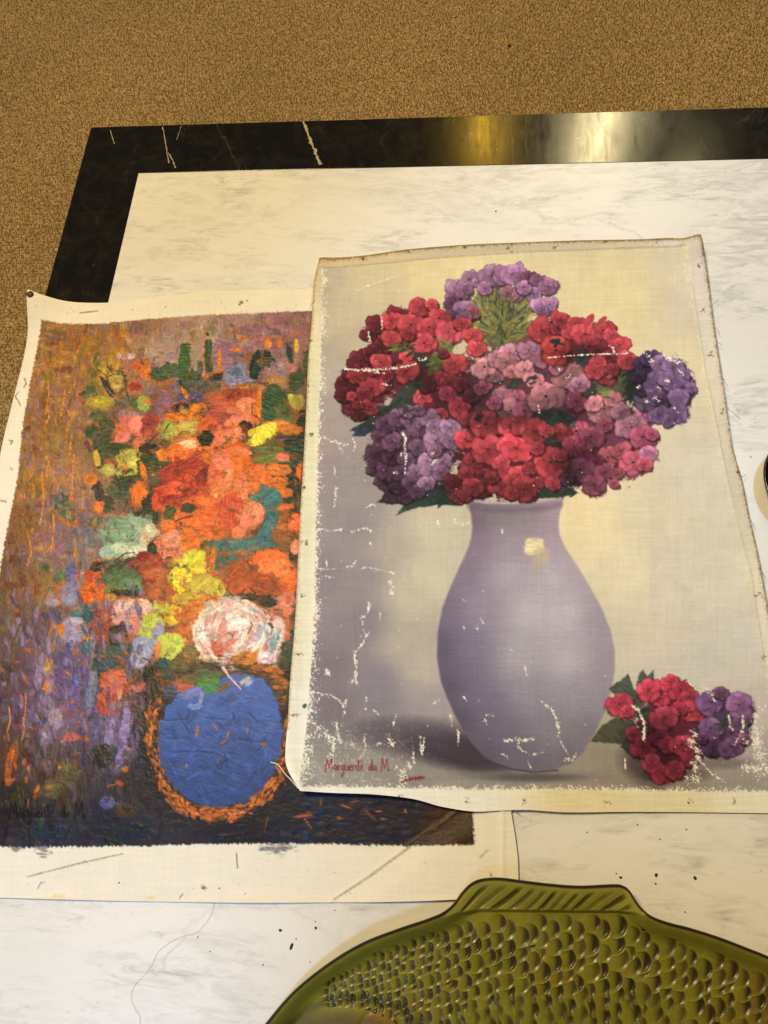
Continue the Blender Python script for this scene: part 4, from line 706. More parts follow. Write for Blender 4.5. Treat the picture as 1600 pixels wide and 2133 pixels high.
    for pts, wd, de in [
      ([(719,775),(745,776),(780,776),(812,774),(842,770),(866,764)],2.6,1.15),([(780,780),(800,783)],3,.8),([(872,752),(876,758),(890,752)],2.4,.7),
      ([(1140,752),(1180,748),(1210,746),(1245,744),(1290,744),(1310,742)],1.7,.95),([(1274,730),(1277,742)],2.4,1.0),([(1232,746),(1250,745)],2.6,.9),
      ([(796,668),(797,690)],2,.7),([(768,700),(772,716)],4,.45),
      ([(840,906),(846,922),(842,936),(848,950),(846,966)],3.4,.95),([(846,970),(844,992)],2.0,.8),([(820,990),(826,988)],4,.8),([(822,922),(828,923)],2.4,.7),([(836,950),(838,955)],2.4,.7),([(900,952),(906,946)],3,.8),([(900,972),(908,962)],2.2,.8),([(798,805),(815,808)],3.4,.45),
      ([(678,918),(700,926),(724,930)],4,.5),([(700,920),(708,934),(716,946)],3,.45),([(736,918),(742,930),(738,944)],2.6,.7),
      ([(698,975),(700,995)],2,.6),([(702,1022),(700,1040),(698,1058)],3,.75),([(765,1062),(776,1054),(788,1060)],2.4,.65),([(662,1018),(672,1020)],3,.8),
      ([(664,1107),(680,1107),(696,1110),(712,1108)],2.6,.9),([(734,1112),(750,1106),(766,1105),(780,1114)],3.2,.7),([(772,1134),(778,1146)],2.0,.6),([(664,1188),(684,1189),(704,1188)],2.2,.7),([(682,1172),(684,1186)],3,.6),([(722,1184),(738,1182),(742,1172)],2.6,.85),([(752,1188),(764,1184),(790,1190),(826,1198)],2.0,.7),([(680,1204),(700,1206)],2.0,.8),
      ([(812,1212),(818,1226),(816,1240)],5,.4),([(770,1256),(770,1272),(764,1282),(754,1290)],3.2,.85),([(756,1296),(758,1312),(762,1322)],2.0,.6),([(770,1320),(762,1330),(756,1344),(746,1356),(740,1364)],2.6,.75),([(738,1360),(742,1378),(744,1390),(742,1404),(742,1416)],3.2,.75),([(730,1424),(738,1418),(744,1424)],4,.7),([(792,1276),(793,1296)],2,.7),([(680,1398),(688,1408)],5,.6),
      ([(646,1443),(666,1445),(690,1450),(706,1458),(716,1470),(720,1484),(716,1498)],2.8,.85),([(722,1458),(720,1480)],2.2,.7),([(702,1510),(706,1530),(712,1546)],6,.65),([(764,1454),(763,1480)],2.4,.75),([(780,1480),(790,1490)],4,.4),([(826,1490),(820,1514)],2.4,.6),([(812,1530),(814,1546),(820,1552)],6,.7),([(786,1552),(800,1548)],4,.7),([(760,1530),(764,1560),(752,1580)],4,.55),([(876,1536),(877,1552),(880,1570)],3.2,.9),([(884,1538),(882,1560)],2.4,.8),([(954,1520),(955,1540),(952,1554)],2.4,.8),([(938,1490),(942,1512)],3,.5),([(862,1560),(864,1590)],3,.55),([(850,1590),(856,1606)],6,.55),
      ([(700,1540),(720,1550),(740,1556)],10,.32),([(650,1500),(680,1530),(700,1560),(690,1600)],14,.26),([(830,1600),(850,1620),(836,1632)],10,.42),([(968,1454),(972,1462)],4,.5),([(905,1466),(916,1460)],5,.45),
      ([(910,1090),(916,1100)],4,.4),([(944,1090),(970,1094)],8,.24),([(1044,1104),(1046,1116)],3,.5),([(1092,1388),(1096,1408)],2.,.6),([(966,1252),(970,1256)],3,.6),([(1000,1292),(1006,1298)],3.2,.7),([(964,1308),(968,1312)],3,.7),([(992,1310),(996,1312)],3,.7),([(1064,1356),(1068,1360)],3,.5),
      ([(1128,1464),(1140,1474),(1148,1482)],3,.55),([(1146,1476),(1154,1494),(1160,1510),(1162,1534)],3.6,.85),([(1160,1530),(1172,1556),(1182,1574)],2.4,.6),([(1176,1582),(1190,1582),(1198,1574)],4,.7),([(1010,1500),(1014,1510),(1018,1508)],3.2,.8),([(1014,1490),(1026,1492)],3,.4),
      ([(1050,1544),(1066,1542),(1080,1540),(1094,1544),(1108,1540)],4,.65),([(1078,1538),(1080,1556),(1084,1562)],3.4,.8),([(1084,1562),(1098,1570),(1106,1576)],2.6,.8),([(1046,1572),(1056,1578)],4,.6),([(1110,1572),(1130,1568)],2.2,.5),([(1098,1586),(1104,1600)],2,.5),
      ([(1316,1472),(1328,1480),(1334,1494),(1340,1506),(1340,1520),(1338,1542)],3.0,.95),([(1424,1416),(1446,1436),(1470,1442),(1482,1458)],2.6,.75),([(1468,1438),(1480,1446),(1484,1460)],5,.6),([(1440,1524),(1446,1530)],6,.7),([(1436,1540),(1448,1560),(1450,1580),(1444,1600)],11,.62),([(1450,1580),(1470,1600),(1480,1612)],3,.5),([(1430,1620),(1450,1622)],14,.34),([(1480,1610),(1510,1630)],3.2,.5),([(1516,1490),(1518,1512),(1524,1520)],3.2,.7),([(1544,1492),(1546,1512),(1540,1530),(1528,1552)],4,.7),([(1546,1536),(1556,1550)],8,.4),
      ([(1572,1520),(1576,1560),(1590,1600)],16,.5),([(1560,1600),(1600,1600)],20,.45),([(1570,1500),(1590,1470)],9,.4),([(1300,1580),(1300,1606)],2.0,.6),
      ([(1374,746),(1390,754),(1412,760)],5,.4),([(1412,778),(1420,786)],5,.45),([(1384,798),(1388,802)],4.2,.9),([(1366,810),(1372,816)],4,.6),([(1336,838),(1344,842)],5,.6),([(1360,836),(1370,840)],5,.55),([(1352,756),(1358,758)],5,.5),([(1402,856),(1408,862)],4,.5),([(1330,806),(1326,812)],4,.5),([(1400,884),(1402,890)],3,.5),([(1340,742),(1350,748)],5,.4),
      ([(1180,794),(1186,788)],4,.4),([(1160,772),(1164,778)],3,.5),([(1120,850),(1122,866)],1.6,.7),([(1420,560),(1430,590)],8,.22),([(744,612),(760,604),(800,590),(830,580)],2.4,.42)]:
        L(pts, wd, de)
    for k in range(260):  # scattered pin flakes
        x = R.uniform(660, 1590); y = R.uniform(570, 1640)
        if R.random() < .45 and (x > 900): continue
        B.dab(x, y, R.uniform(.8, 2.), R.uniform(.7, 1.6), 0, (228, 222, 210), .5, 0, .5, R.uniform(.4, .9), 0)
    # thread grain of the linen under thin paint
    gh = vnoise(B.H, B.W, 2.0, 46, 91) * 2 - 1; gv = vnoise(B.H, B.W, 46, 2.0, 92) * 2 - 1
    k = (.020 * gh + .018 * gv)
    B.c *= (1 + k)[..., None]
    B.h += .10 * (gh + gv)
    # worn edge, then bare tacking margin
    lft = interp_edge(B, [(672,540),(672,600),(670,730),(666,860),(662,1000),(659,1120),(657,1250),(650,1380),(642,1500),(632,1600),(628,1720)], 'x')
    rgt = interp_edge(B, [(1424,515),(1440,600),(1452,700),(1470,800),(1488,900),(1512,1000),(1538,1100),(1560,1200),(1578,1300),(1594,1400),(1608,1500),(1622,1600),(1634,1720)], 'x')
    top = interp_edge(B, [(600,568),(672,565),(720,560),(819,552),(912,543),(1000,536),(1100,532),(1290,527),(1421,523),(1700,520)], 'y')
    bot = interp_edge(B, [(580,1640),(632,1640),(800,1642),(1000,1646),(1200,1646),(1400,1648),(1700,1652)], 'y')
    g = .65 * B.n0 + .45 * B.n1 + .3 * B.n2
    # wear grows toward left and bottom edges
    dl = B.X - lft; db = bot - B.Y; dr = rgt - B.X; dt = B.Y - top
    wearL = np.clip((g * 1.25 + .34 + .45 * B.n3 - np.maximum(dl, 0) / (13 + 12 * smooth(1200, 1560, B.Y))) / .3, 0, 1)
    wearB = np.clip((g * 1.2 + .36 + .35 * B.n3 - np.maximum(db, 0) / 11) / .3, 0, 1)
    wearR = np.clip((g * 1.1 + .20 + .4 * B.n3 - np.maximum(dr, 0) / 12) / .4, 0, 1) * .55
    wearT = np.clip((g * 1.1 + .20 + .4 * B.n3 - np.maximum(dt, 0) / 7) / .4, 0, 1) * .6
    wear = np.maximum(np.maximum(wearL, wearB), np.maximum(wearR, wearT))
    # dry, dusted paint over the lower left ground
    dust = np.clip((g * 1.0 - .38 + .35 * B.n3) / .35, 0, 1) * smooth(1480, 1590, B.Y + .1 * (900 - B.X)) * smooth(980, 760, B.X) * .8
    B.c[:] = B.c * (1 - dust[..., None]) + np.array([206, 200, 184], np.float32) / 255 * dust[..., None]
    # signature
    handwrite(B, 'Marguerite du M.', 682, 1606, 25, 1.25, (120, 44, 52), -.0, .95, 4, .25)
    B.line([(838,1630),(850,1625),(862,1622),(870,1622),(884,1620)], 2.2, (116, 42, 52), -.2, 1.4, .85, .2, 1.4, 4)
    for x in (846, 854, 860, 866, 872, 878): B.line([(x, 1627), (x + 1, 1618)], 1.0, (112, 40, 50), 0, 1, .75, .2, 1.2, 4)
    wc = np.array([232, 226, 206], np.float32) / 255
    B.c[:] = B.c * (1 - wear[..., None]) + wc * wear[..., None]
    e = 1.2 * B.n1 + 1. * B.n2
    d = np.minimum(np.minimum(dl, dr), np.minimum(dt, db)) + e
    bare = np.clip(.5 - d / 2.5, 0, 1)
    cm = B.field([(640,700,(230,220,186)),(630,1000,(232,224,190)),(620,1300,(234,226,194)),(612,1550,(236,232,214)),(700,550,(204,184,148)),(1000,525,(198,180,152)),(1300,515,(202,186,160)),(1440,530,(212,204,194)),(1480,800,(214,206,190)),(1540,1050,(206,196,176)),(1590,1300,(220,212,198)),(1620,1500,(224,216,200)),(800,1660,(234,230,218)),(1000,1672,(234,230,216)),(1200,1672,(226,210,166)),(1400,1674,(224,210,172)),(1560,1676,(230,222,200))], 3., 40.)  # bottom strip has light painted in: tan for shadow, paler for cool light
    cm = cm * (1 + .012 * B.n3 + .03 * (vnoise(B.H, B.W, 1.9, 40, 93) - .5) * 2 + .02 * (vnoise(B.H, B.W, 40, 1.9, 94) - .5) * 2)[..., None]
    B.c[:] = B.c * (1 - bare[..., None]) + cm * bare[..., None]
    B.id[bare > .5] = 0
    for pts, al in [([(1448,517),(1466,560),(1478,640),(1490,740),(1504,850),(1520,940),(1542,1010),(1556,1080),(1572,1160),(1586,1240),(1606,1340),(1622,1450)],.8),([(668,549),(758,540),(850,528),(968,520),(1060,517),(1200,513),(1330,511),(1395,508),(1448,517)],.75),([(668,548),(657,600),(652,680),(645,760),(641,860),(636,960),(630,1060),(624,1180),(618,1300),(608,1420),(602,1520)],.4)]:
        B.line(pts, 5.5, (166, 140, 98), 0, 1.8, al * .55, 0, 6.); B.line(pts, 2.6, (128, 104, 66), 0, 1.8, al, 0, 2.)
    # turned crease: darker line between picture and margin on top and right
    for pts, al in [([(672,566),(819,553),(912,544),(1100,533),(1290,528),(1421,524)],.5),([(1440,600),(1470,800),(1512,1000),(1560,1200),(1594,1400)],.25)]:
        B.line(pts, 1.6, (150, 130, 96), 0, 1.6, al, -.5, 2.2)
    for x, y in [(758,548),(853,531),(968,524),(1059,526),(1156,524),(1258,515),(1362,511),(1452,566),(1462,653),(1476,750),(1500,866),(1530,990),(1572,1244),(1590,1370),(648,718),(646,812),(650,910),(638,1022),(640,1136),(632,1247),(624,1366),(620,1490),(835,1660),(971,1669),(1092,1668),(1262,1672),(1432,1671),(1528,1668)]:
        for q in range(5):
            B.dab(x + R.normal(0, 4), y + R.normal(0, 3), R.uniform(.8, 4), R.uniform(.7, 2.4), R.uniform(0, 3), (108, 86, 56) if q else (126, 98, 62), .6, 0, .6, R.uniform(.35, .8), 0)
    B.dab(637,1472,4,5,.4,(44,84,70),.4,0,.4,.9,0)
    return B
# ============================================================ THE SETTING
def mat_carpet():
    m, nt, b = new_mat('woven_carpet_loops')
    a = nt.nodes.new('ShaderNodeAttribute'); a.attribute_name = 'paint'
    n = noise(nt, mapping(nt, (400, 150, 400)), 1., 3.)
    c = mixc(nt, .5, a.outputs['Color'], ramp(nt, n, [(.3, (.45, .45, .45)), (.7, (1.25, 1.25, 1.25))]), 'MULTIPLY')
    nt.links.new(c, b.inputs['Base Color']); b.inputs['Roughness'].default_value = .9; b.inputs['Specular IOR Level'].default_value = .15
    return m
def build_floor():
    z = 0.
    me = mesh_np('carpet_backing', [(-4, -4, z), (5, -4, z), (5, 5, z), (-4, 5, z)], [(0, 1, 2, 3)])
    fl = link('floor', me, plain_mat('carpet_backing', hexlin(124, 95, 54), .95, .1, .35, 160.)); tag(fl, None, None, kind='structure')
    rng = np.random.default_rng(3)
    # rows of loops over the stretch of carpet that shows round the table
    sx, sy = .0046, .0072
    X, Y = np.meshgrid(np.arange(-1.5, 1.4, sx), np.arange(.1, 2.3, sy), indexing='ij')
    X = X + ((np.arange(X.shape[1]) % 2) * sx * .5)[None, :]
    keep = ~((X > -.50) & (Y < .84))
    px, py = to_pixels(np.stack([X.ravel(), Y.ravel(), np.full(X.size, .004)], 1))
    keep = keep.ravel() & (px > -150) & (px < 1760) & (py > -90) & (py < 1120)
    x = X.ravel()[keep]; y = Y.ravel()[keep]; n = len(x)
    x = x + rng.normal(0, sx * .20, n); y = y + rng.normal(0, sy * .20, n)
    ang = rng.normal(.05, .20, n); L = sy * rng.uniform(.50, .78, n); Wd = sx * rng.uniform(.42, .66, n); Hh = rng.uniform(.0016, .0034, n)
    th = np.arange(4) * 2 * math.pi / 4 + .3
    rings = [(1., 0.), (.72, .72)]
    vs = []
    for r, h in rings:
        u = np.cos(th)[None] * Wd[:, None] * r; v = np.sin(th)[None] * L[:, None] * r
        vs.append(np.stack([x[:, None] + u * np.cos(ang)[:, None] - v * np.sin(ang)[:, None], y[:, None] + u * np.sin(ang)[:, None] + v * np.cos(ang)[:, None], np.broadcast_to((Hh * h)[:, None], u.shape) + .0004], 2))
    vs.append(np.stack([x, y, Hh + .0004], 1)[:, None])
    V = np.concatenate(vs, 1); k = V.shape[1]
    base = (np.arange(n) * k)[:, None]
    q = np.concatenate([base + np.array([[j, (j + 1) % 4, 4 + (j + 1) % 4, 4 + j]]) for j in range(4)], 0)
    t = np.concatenate([base + np.array([[4 + j, 4 + (j + 1) % 4, 8]]) for j in range(4)], 0)
    tone = np.clip(rng.normal(1, .15, n) + .06 * np.sin(x * 9) * np.sin(y * 7), .5, 1.5)
    c = np.array(hexlin(184, 160, 122)[:3])[None] * tone[:, None] * np.array([1, 1, 1])[None]
    c[:, 2] *= rng.uniform(.8, 1.2, n)
    C = np.repeat(c, k, 0)
    o = link('carpet_pile', mesh_np('carpet_pile', V.reshape(-1, 3), q, t, True, C), mat_carpet(), fl)
    o['kind'] = 'stuff'
build_floor()

def bevel_box(name, x0, y0, z0, x1, y1, z1, b, mat, parent):
    """slab with a small rounded top edge"""
    prof = [(0, z0, 0), (0, z1 - b, 0), (b * .3, z1 - b * .3, 0), (b, z1, 0)]
    V = []; Q = []
    for ins, z, _ in prof:
        V += [(x0 + ins, y0 + ins, z), (x1 - ins, y0 + ins, z), (x1 - ins, y1 - ins, z), (x0 + ins, y1 - ins, z)]
    for k in range(3):
        for j in range(4): Q.append((k * 4 + j, k * 4 + (j + 1) % 4, k * 4 + 4 + (j + 1) % 4, k * 4 + 4 + j))
    Q.append((12, 13, 14, 15)); Q.append((3, 2, 1, 0))
    return link(name, mesh_np(name, V, Q, None, False), mat, parent)

def mat_white_marble():
    m, nt, b = new_mat('white_marble')
    rot = (0, 0, math.radians(-28))
    warp = noise(nt, mapping(nt), 5., 3.)
    v1 = mapping(nt, (17, 72, 10), rot); v2 = mapping(nt, (55, 190, 20), rot); v3 = mapping(nt, (4.5, 11, 4), rot, (3, 1, 0))
    big = noise(nt, v3, 1., 5., .6, 1.2); st = noise(nt, v1, 1., 8., .68, 1.6); fine = noise(nt, v2, 1., 6., .7, 1.)
    mk = ramp(nt, big, [(.42, K4), (.62, W4)])
    s1 = ramp(nt, st, [(.44, K4), (.74, W4)])
    s2 = ramp(nt, fine, [(.56, K4), (.76, W4)])
    veins = mixc(nt, mk, K4, s1); spots = mixc(nt, ramp(nt, big, [(.38, K4), (.55, W4)]), K4, s2)
    base = ramp(nt, noise(nt, mapping(nt), 3., 4.), [(.3, (.77, .775, .775)), (.7, (.885, .89, .895))])
    c1 = mixc(nt, veins, base, (.40, .40, .40, 1)); 
    f2 = mixc(nt, .62, K4, spots, 'MIX')
    c2 = mixc(nt, f2, c1, (.26, .26, .26, 1))
    rn = noise(nt, mapping(nt, (2.6, 8.5, 4), rot, (7, 2, 0)), 1., 8., .68, .9)
    rid = ramp(nt, rn, [(.470, K4), (.497, (.5,) * 3), (.503, (.5,) * 3), (.545, K4)])
    c2 = mixc(nt, mixc(nt, ramp(nt, noise(nt, mapping(nt), 4., 2.), [(.48, K4), (.68, W4)]), K4, rid), c2, (.58, .585, .59, 1))
    vor = node(nt, 'ShaderNodeTexVoronoi'); vor.feature = 'DISTANCE_TO_EDGE'; vor.inputs['Scale'].default_value = 2.6
    wv = nt.nodes.new('ShaderNodeVectorMath'); wv.operation = 'MULTIPLY_ADD'
    wn = node(nt, 'ShaderNodeTexNoise'); wn.inputs['Scale'].default_value = 7.; wn.inputs['Detail'].default_value = 6.
    nt.links.new(mapping(nt), wn.inputs['Vector'])
    nt.links.new(wn.outputs['Color'], wv.inputs[0]); wv.inputs[1].default_value = (.35, .35, .35); nt.links.new(mapping(nt, (.7, 1.5, 1), rot), wv.inputs[2])
    nt.links.new(wv.outputs[0], vor.inputs['Vector'])
    crack = ramp(nt, vor.outputs['Distance'], [(0., W4), (.010, K4)])
    ck = mixc(nt, ramp(nt, noise(nt, mapping(nt), 6., 2.), [(.58, K4), (.70, W4)]), K4, crack)
    c3 = mixc(nt, ck, c2, (.62, .62, .60, 1))
    nt.links.new(c3, b.inputs['Base Color'])
    b.inputs['Roughness'].default_value = .33; b.inputs['Specular IOR Level'].default_value = .4
    return m
def mat_black_marble():
    m, nt, b = new_mat('black_marble')
    n = noise(nt, mapping(nt), 22., 8., .7, 1.5)
    c = ramp(nt, n, [(.45, (.004, .0035, .003)), (.62, (.012, .010, .008)), (.74, (.04, .036, .03))])
    sp = node(nt, 'ShaderNodeTexVoronoi'); sp.inputs['Scale'].default_value = 75.; nt.links.new(mapping(nt), sp.inputs['Vector'])
    dots = ramp(nt, sp.outputs['Distance'], [(.03, W4), (.055, K4)])
    thin = mixc(nt, ramp(nt, noise(nt, mapping(nt), 30., 2.), [(.60, K4), (.66, W4)]), K4, dots)
    c = mixc(nt, thin, c, (.30, .29, .27, 1))
    rv = noise(nt, mapping(nt, (5, 2.5, 4), (0, 0, .5)), 1., 6., .6, .8)
    rl = ramp(nt, rv, [(.491, K4), (.4995, (.4,) * 3), (.5005, (.4,) * 3), (.509, K4)])
    c = mixc(nt, mixc(nt, ramp(nt, noise(nt, mapping(nt), 7., 2.), [(.48, K4), (.62, W4)]), K4, rl), c, (.16, .15, .13, 1))
    nt.links.new(c, b.inputs['Base Color'])
    r = ramp(nt, noise(nt, mapping(nt, (60, 14, 10)), 1., 6., .7), [(.3, (.13,) * 3), (.7, (.24,) * 3)])
    nt.links.new(r, b.inputs['Roughness']); b.inputs['Specular IOR Level'].default_value = .5
    bump(nt, b, noise(nt, mapping(nt, (25, 220, 10)), 1., 3.), .05, .0006)
    return m
M_WHITE = mat_white_marble(); M_BLACK = mat_black_marble()
table = empty('coffee_table', (0, 0, 0))
tag(table, 'coffee table topped with white marble inside a black marble border', 'table')
TX0, TX1, TY0, TY1, BW = -.580, .95, -.62, .920, .0925
T0 = TABLE_Z - .032; g = .0002
bevel_box('border_slab', TX0, TY1 - BW, T0, TX1, TY1, TABLE_Z, .0003, M_BLACK, table)
back_slab = bpy.data.objects['border_slab']
bevel_box('border_slab', TX0, TY0 + BW + g, T0, TX0 + BW, TY1 - BW - g, TABLE_Z, .0003, M_BLACK, table)
bevel_box('border_slab', TX1 - BW, TY0 + BW + g, T0, TX1, TY1 - BW - g, TABLE_Z, .0003, M_BLACK, table)
bevel_box('border_slab', TX0, TY0, T0, TX1, TY0 + BW, TABLE_Z, .0012, M_BLACK, table)
bevel_box('marble_slab', TX0 + BW + g, TY0 + BW + g, T0, TX1 - BW - g, TY1 - BW - g, TABLE_Z - .0002, .0006, M_WHITE, table)
bevel_box('base', TX0 + .16, TY0 + .16, .002, TX1 - .16, TY1 - .16, T0 - .0005, .002, plain_mat('dark_base', (.02, .017, .015), .5, .4, .2, 40.), table)
# pale veins let into the black border
M_VEIN = plain_mat('calcite_vein', hexlin(176, 166, 150), .35, .4, .45, 260.)
def vein(pts, w0, parent, seed, dz=.0003):
    r = np.random.default_rng(seed); V = []; Q = []
    pw = [P(*p) for p in pts]; fine = []
    for a, b in zip(pw[:-1], pw[1:]):
        for k in range(8): fine.append(a.lerp(b, k / 8))
    fine.append(pw[-1])
    for i, p in enumerate(fine):
        d = (fine[min(i + 1, len(fine) - 1)] - fine[max(i - 1, 0)]).normalized(); nx, ny = -d.y, d.x
        w = w0 * r.uniform(.35, 1.25); o = r.normal(0, w0 * .35)
        V += [(p.x + nx * (o + w), p.y + ny * (o + w), TABLE_Z + dz), (p.x + nx * (o - w), p.y + ny * (o - w), TABLE_Z + dz)]
    for i in range(len(fine) - 1): Q.append((2 * i, 2 * i + 1, 2 * i + 3, 2 * i + 2))
    return link('vein', mesh_np('vein', V, Q), M_VEIN, parent)
vein([(632, 253), (642, 280), (655, 312), (668, 343)], .0022, back_slab, 1)
vein([(339, 264), (345, 296), (350, 330), (352, 340)], .0008, back_slab, 2)
vein([(350, 318), (358, 330), (366, 350)], .0010, back_slab, 3)
vein([(230, 272), (238, 300)], .0005, back_slab, 4)
vein([(378, 262), (368, 292)], .0004, back_slab, 5)

# ============================================================ CANVASES
def resample(pts, n):
    p = np.array(pts, float)
    # smooth Catmull-Rom through the points
    q = np.vstack([2 * p[0] - p[1], p, 2 * p[-1] - p[-2]])
    out = []
    for i in range(1, len(q) - 2):
        for t in np.linspace(0, 1, 24, endpoint=False):
            a, b, c, d = q[i - 1], q[i], q[i + 1], q[i + 2]
            out.append(.5 * ((2 * b) + (c - a) * t + (2 * a - 5 * b + 4 * c - d) * t * t + (3 * b - a - 3 * c + d) * t ** 3))
    out.append(p[-1]); out = np.array(out)
    s = np.concatenate([[0], np.cumsum(np.hypot(*np.diff(out, axis=0).T))]); s /= s[-1]
    f = n if isinstance(n, np.ndarray) else np.linspace(0, 1, n)
    return np.stack([np.interp(f, s, out[:, 0]), np.interp(f, s, out[:, 1])], 1)
def to_table(px): return np.array([list(P(x, y))[:2] for x, y in px])
def coons(top, bot, lef, rig, us, vs):
    T = resample(to_table(top), us); Bm = resample(to_table(bot), us); Lf = resample(to_table(lef), vs); Rg = resample(to_table(rig), vs)
    u = us[None, :, None]; v = vs[:, None, None]
    S = (1 - v) * T[None] + v * Bm[None] + (1 - u) * Lf[:, None] + u * Rg[:, None]
    S -= (1 - u) * (1 - v) * T[0] + u * (1 - v) * T[-1] + (1 - u) * v * Bm[0] + u * v * Bm[-1]
    return S
def sample(B, arr, px, py):
    x = np.clip(px - B.x0, 0, B.W - 1.001); y = np.clip(py - B.y0, 0, B.H - 1.001)
    xi, yi = x.astype(int), y.astype(int); fx, fy = x - xi, y - yi
    if arr.ndim == 3: fx, fy = fx[:, None], fy[:, None]
    return (arr[yi, xi] * (1 - fx) + arr[yi, xi + 1] * fx) * (1 - fy) + (arr[yi + 1, xi] * (1 - fx) + arr[yi + 1, xi + 1] * fx) * fy
def grid_normals(G):
    du = np.gradient(G, axis=1); dv = np.gradient(G, axis=0)
    n = np.cross(dv, du); n /= np.linalg.norm(n, axis=2, keepdims=True) + 1e-12
    n[n[..., 2] < 0] *= -1
    return n
def lay_canvas(B, S, zfun, relief, tint, names, parent, mats, thick=.0011):
    nv, nu = S.shape[:2]
    flat = np.concatenate([S.reshape(-1, 2), np.full((nu * nv, 1), TABLE_Z)], 1)
    px, py = to_pixels(flat)
    col = srgb(np.clip(sample(B, B.c, px, py), 0, 1)) * np.array(tint)
    h = sample(B, B.h, px, py)
    z = zfun(S[..., 0], S[..., 1], px.reshape(nv, nu), py.reshape(nv, nu)) + relief * h.reshape(nv, nu)
    G = np.dstack([S, z]); N = grid_normals(G).reshape(-1, 3); V = G.reshape(-1, 3)
    ids = B.id[np.clip(py - B.y0, 0, B.H - 1).astype(int), np.clip(px - B.x0, 0, B.W - 1).astype(int)].reshape(nv, nu)
    a = np.arange(nu * nv).reshape(nv, nu)
    Q = np.stack([a[:-1, :-1], a[1:, :-1], a[1:, 1:], a[:-1, 1:]], 2).reshape(-1, 4)
    fid = ids[:-1, :-1].reshape(-1).copy()
    fp = py.reshape(nv, nu)[:-1, :-1].ravel(), px.reshape(nv, nu)[:-1, :-1].ravel()
    out = {}
    for k, nm in names.items():
        if callable(nm[1]): keep = nm[1](fid, fp[1], fp[0])
        else: keep = fid == nm[1]
        if keep.sum() < 4: continue
        out[k] = link(nm[0], submesh(V, Q, col, N, nm[0], keep), mats[k], parent)
    # cut edge of the cloth: a skirt round the sheet
    loop = np.concatenate([a[0, :], a[1:, -1], a[-1, -2::-1], a[-2:0:-1, 0]])
    top = V[loop]; bot = top.copy(); bot[:, 2] -= thick
    n = len(loop); i = np.arange(n); j = (i + 1) % n
    sk = np.stack([i, i + n, j + n, j], 1)
    link('cut_edge', mesh_np('cut_edge', np.vstack([top, bot]), sk, None, True, np.repeat(np.array([[.50, .42, .27]]), 2 * n, 0)), mats['canvas'], parent)
    def surf(x, y):
        """the cloth's surface point nearest an image pixel"""
        k = np.argmin((px - x) ** 2 + (py - y) ** 2)
        return Vector(V[k]), Vector(N[k])
    return surf
M_CANVAS = painted_mat('primed_canvas', .85, .12, .55, .0005)
M_IMPASTO = painted_mat('thick_oil_paint', .40, .16, .25, .0003, .10)
M_THIN = painted_mat('thin_oil_paint', .62, .12, .40, .0004)
def wav(S, f, seed, amp):
    r = np.random.default_rng(seed); o = 0
    for k in range(6):
        a = r.uniform(0, 6.28); w = f * r.uniform(.5, 1.6)
        o = o + np.sin((S[0] * math.cos(a) + S[1] * math.sin(a)) * w + r.uniform(0, 6.28))
    return amp * o / 3

# -- thickly painted picture, lower sheet
BL = paint_impasto()
pl = empty('painting', P(300, 1200)); pl.location.z = TABLE_Z
tag(pl, 'unstretched canvas of an orange flower bouquet in a round blue pot, thick paint', 'painting')
us = np.concatenate([np.linspace(0, .60, 470, endpoint=False), np.linspace(.60, 1, 130)]); vs = np.linspace(0, 1, 720)
SL = coons([(72, 620), (100, 627), (180, 633), (260, 631), (350, 622), (480, 609), (560, 605), (650, 603), (800, 598), (975, 594)],
           [(-158, 1866), (0, 1869), (160, 1873), (300, 1877), (500, 1879), (700, 1879), (830, 1877), (960, 1872), (1080, 1868)],
           [(72, 620), (58, 690), (42, 760), (20, 850), (2, 930), (-8, 1000), (-40, 1150), (-70, 1350), (-110, 1600), (-158, 1866)],
           [(975, 594), (1000, 900), (1030, 1300), (1058, 1640), (1064, 1690), (1072, 1740), (1078, 1790), (1080, 1868)], us, vs)
def z_left(X, Y, px, py):
    z = TABLE_Z + .0014 + .0007 * (1 + np.clip(wav((X, Y), 14, 5, 1.), -1, 1)) * (1 - .8 * smooth(560, 640, px))
    ov = np.clip(TX0 + .012 - X, 0, None)                  # rolls down past the table edge
    z = z - 13. * ov ** 2 * smooth(620, 760, py)
    c = np.hypot(px - 72, py - 622)
    z = z + .016 * (1 - smooth(0, 110, c)) ** 2             # lifted corner
    z = z + .0022 * np.exp(-((py - (618 + .0 * px)) / 22) ** 2) * smooth(120, 220, px) * smooth(640, 560, px) * (1 + np.sin(px / 48.))
    d = ((px - 952) * (1873 - 1688) - (py - 1688) * (696 - 952)) / math.hypot(696 - 952, 1873 - 1688)   # crease across the corner
    z = z + np.where(d > 0, .0030 * smooth(0, 60, d), 0) * smooth(1650, 1700, py) + .0009 * np.exp(-(d / 3.) ** 2) * (py > 1670)
    z = z + .0012 * np.exp(-((px - 1046) / 5.) ** 2)
    z = z + .0030 * smooth(1860, 1880, py) * (1 + np.sin(px / 70.)) * .5
    return z
mats = dict(canvas=M_CANVAS, ground=M_IMPASTO, flowers=M_IMPASTO, pot=M_IMPASTO, sign=M_IMPASTO)
surf_l = lay_canvas(BL, SL, z_left, .00042, (1.02, 1.06, 1.18),
    dict(canvas=('canvas', 0), ground=('painted_background', 1), flowers=('painted_bouquet', 2), pot=('painted_pot', 3), sign=('signature', 4)), pl, mats)

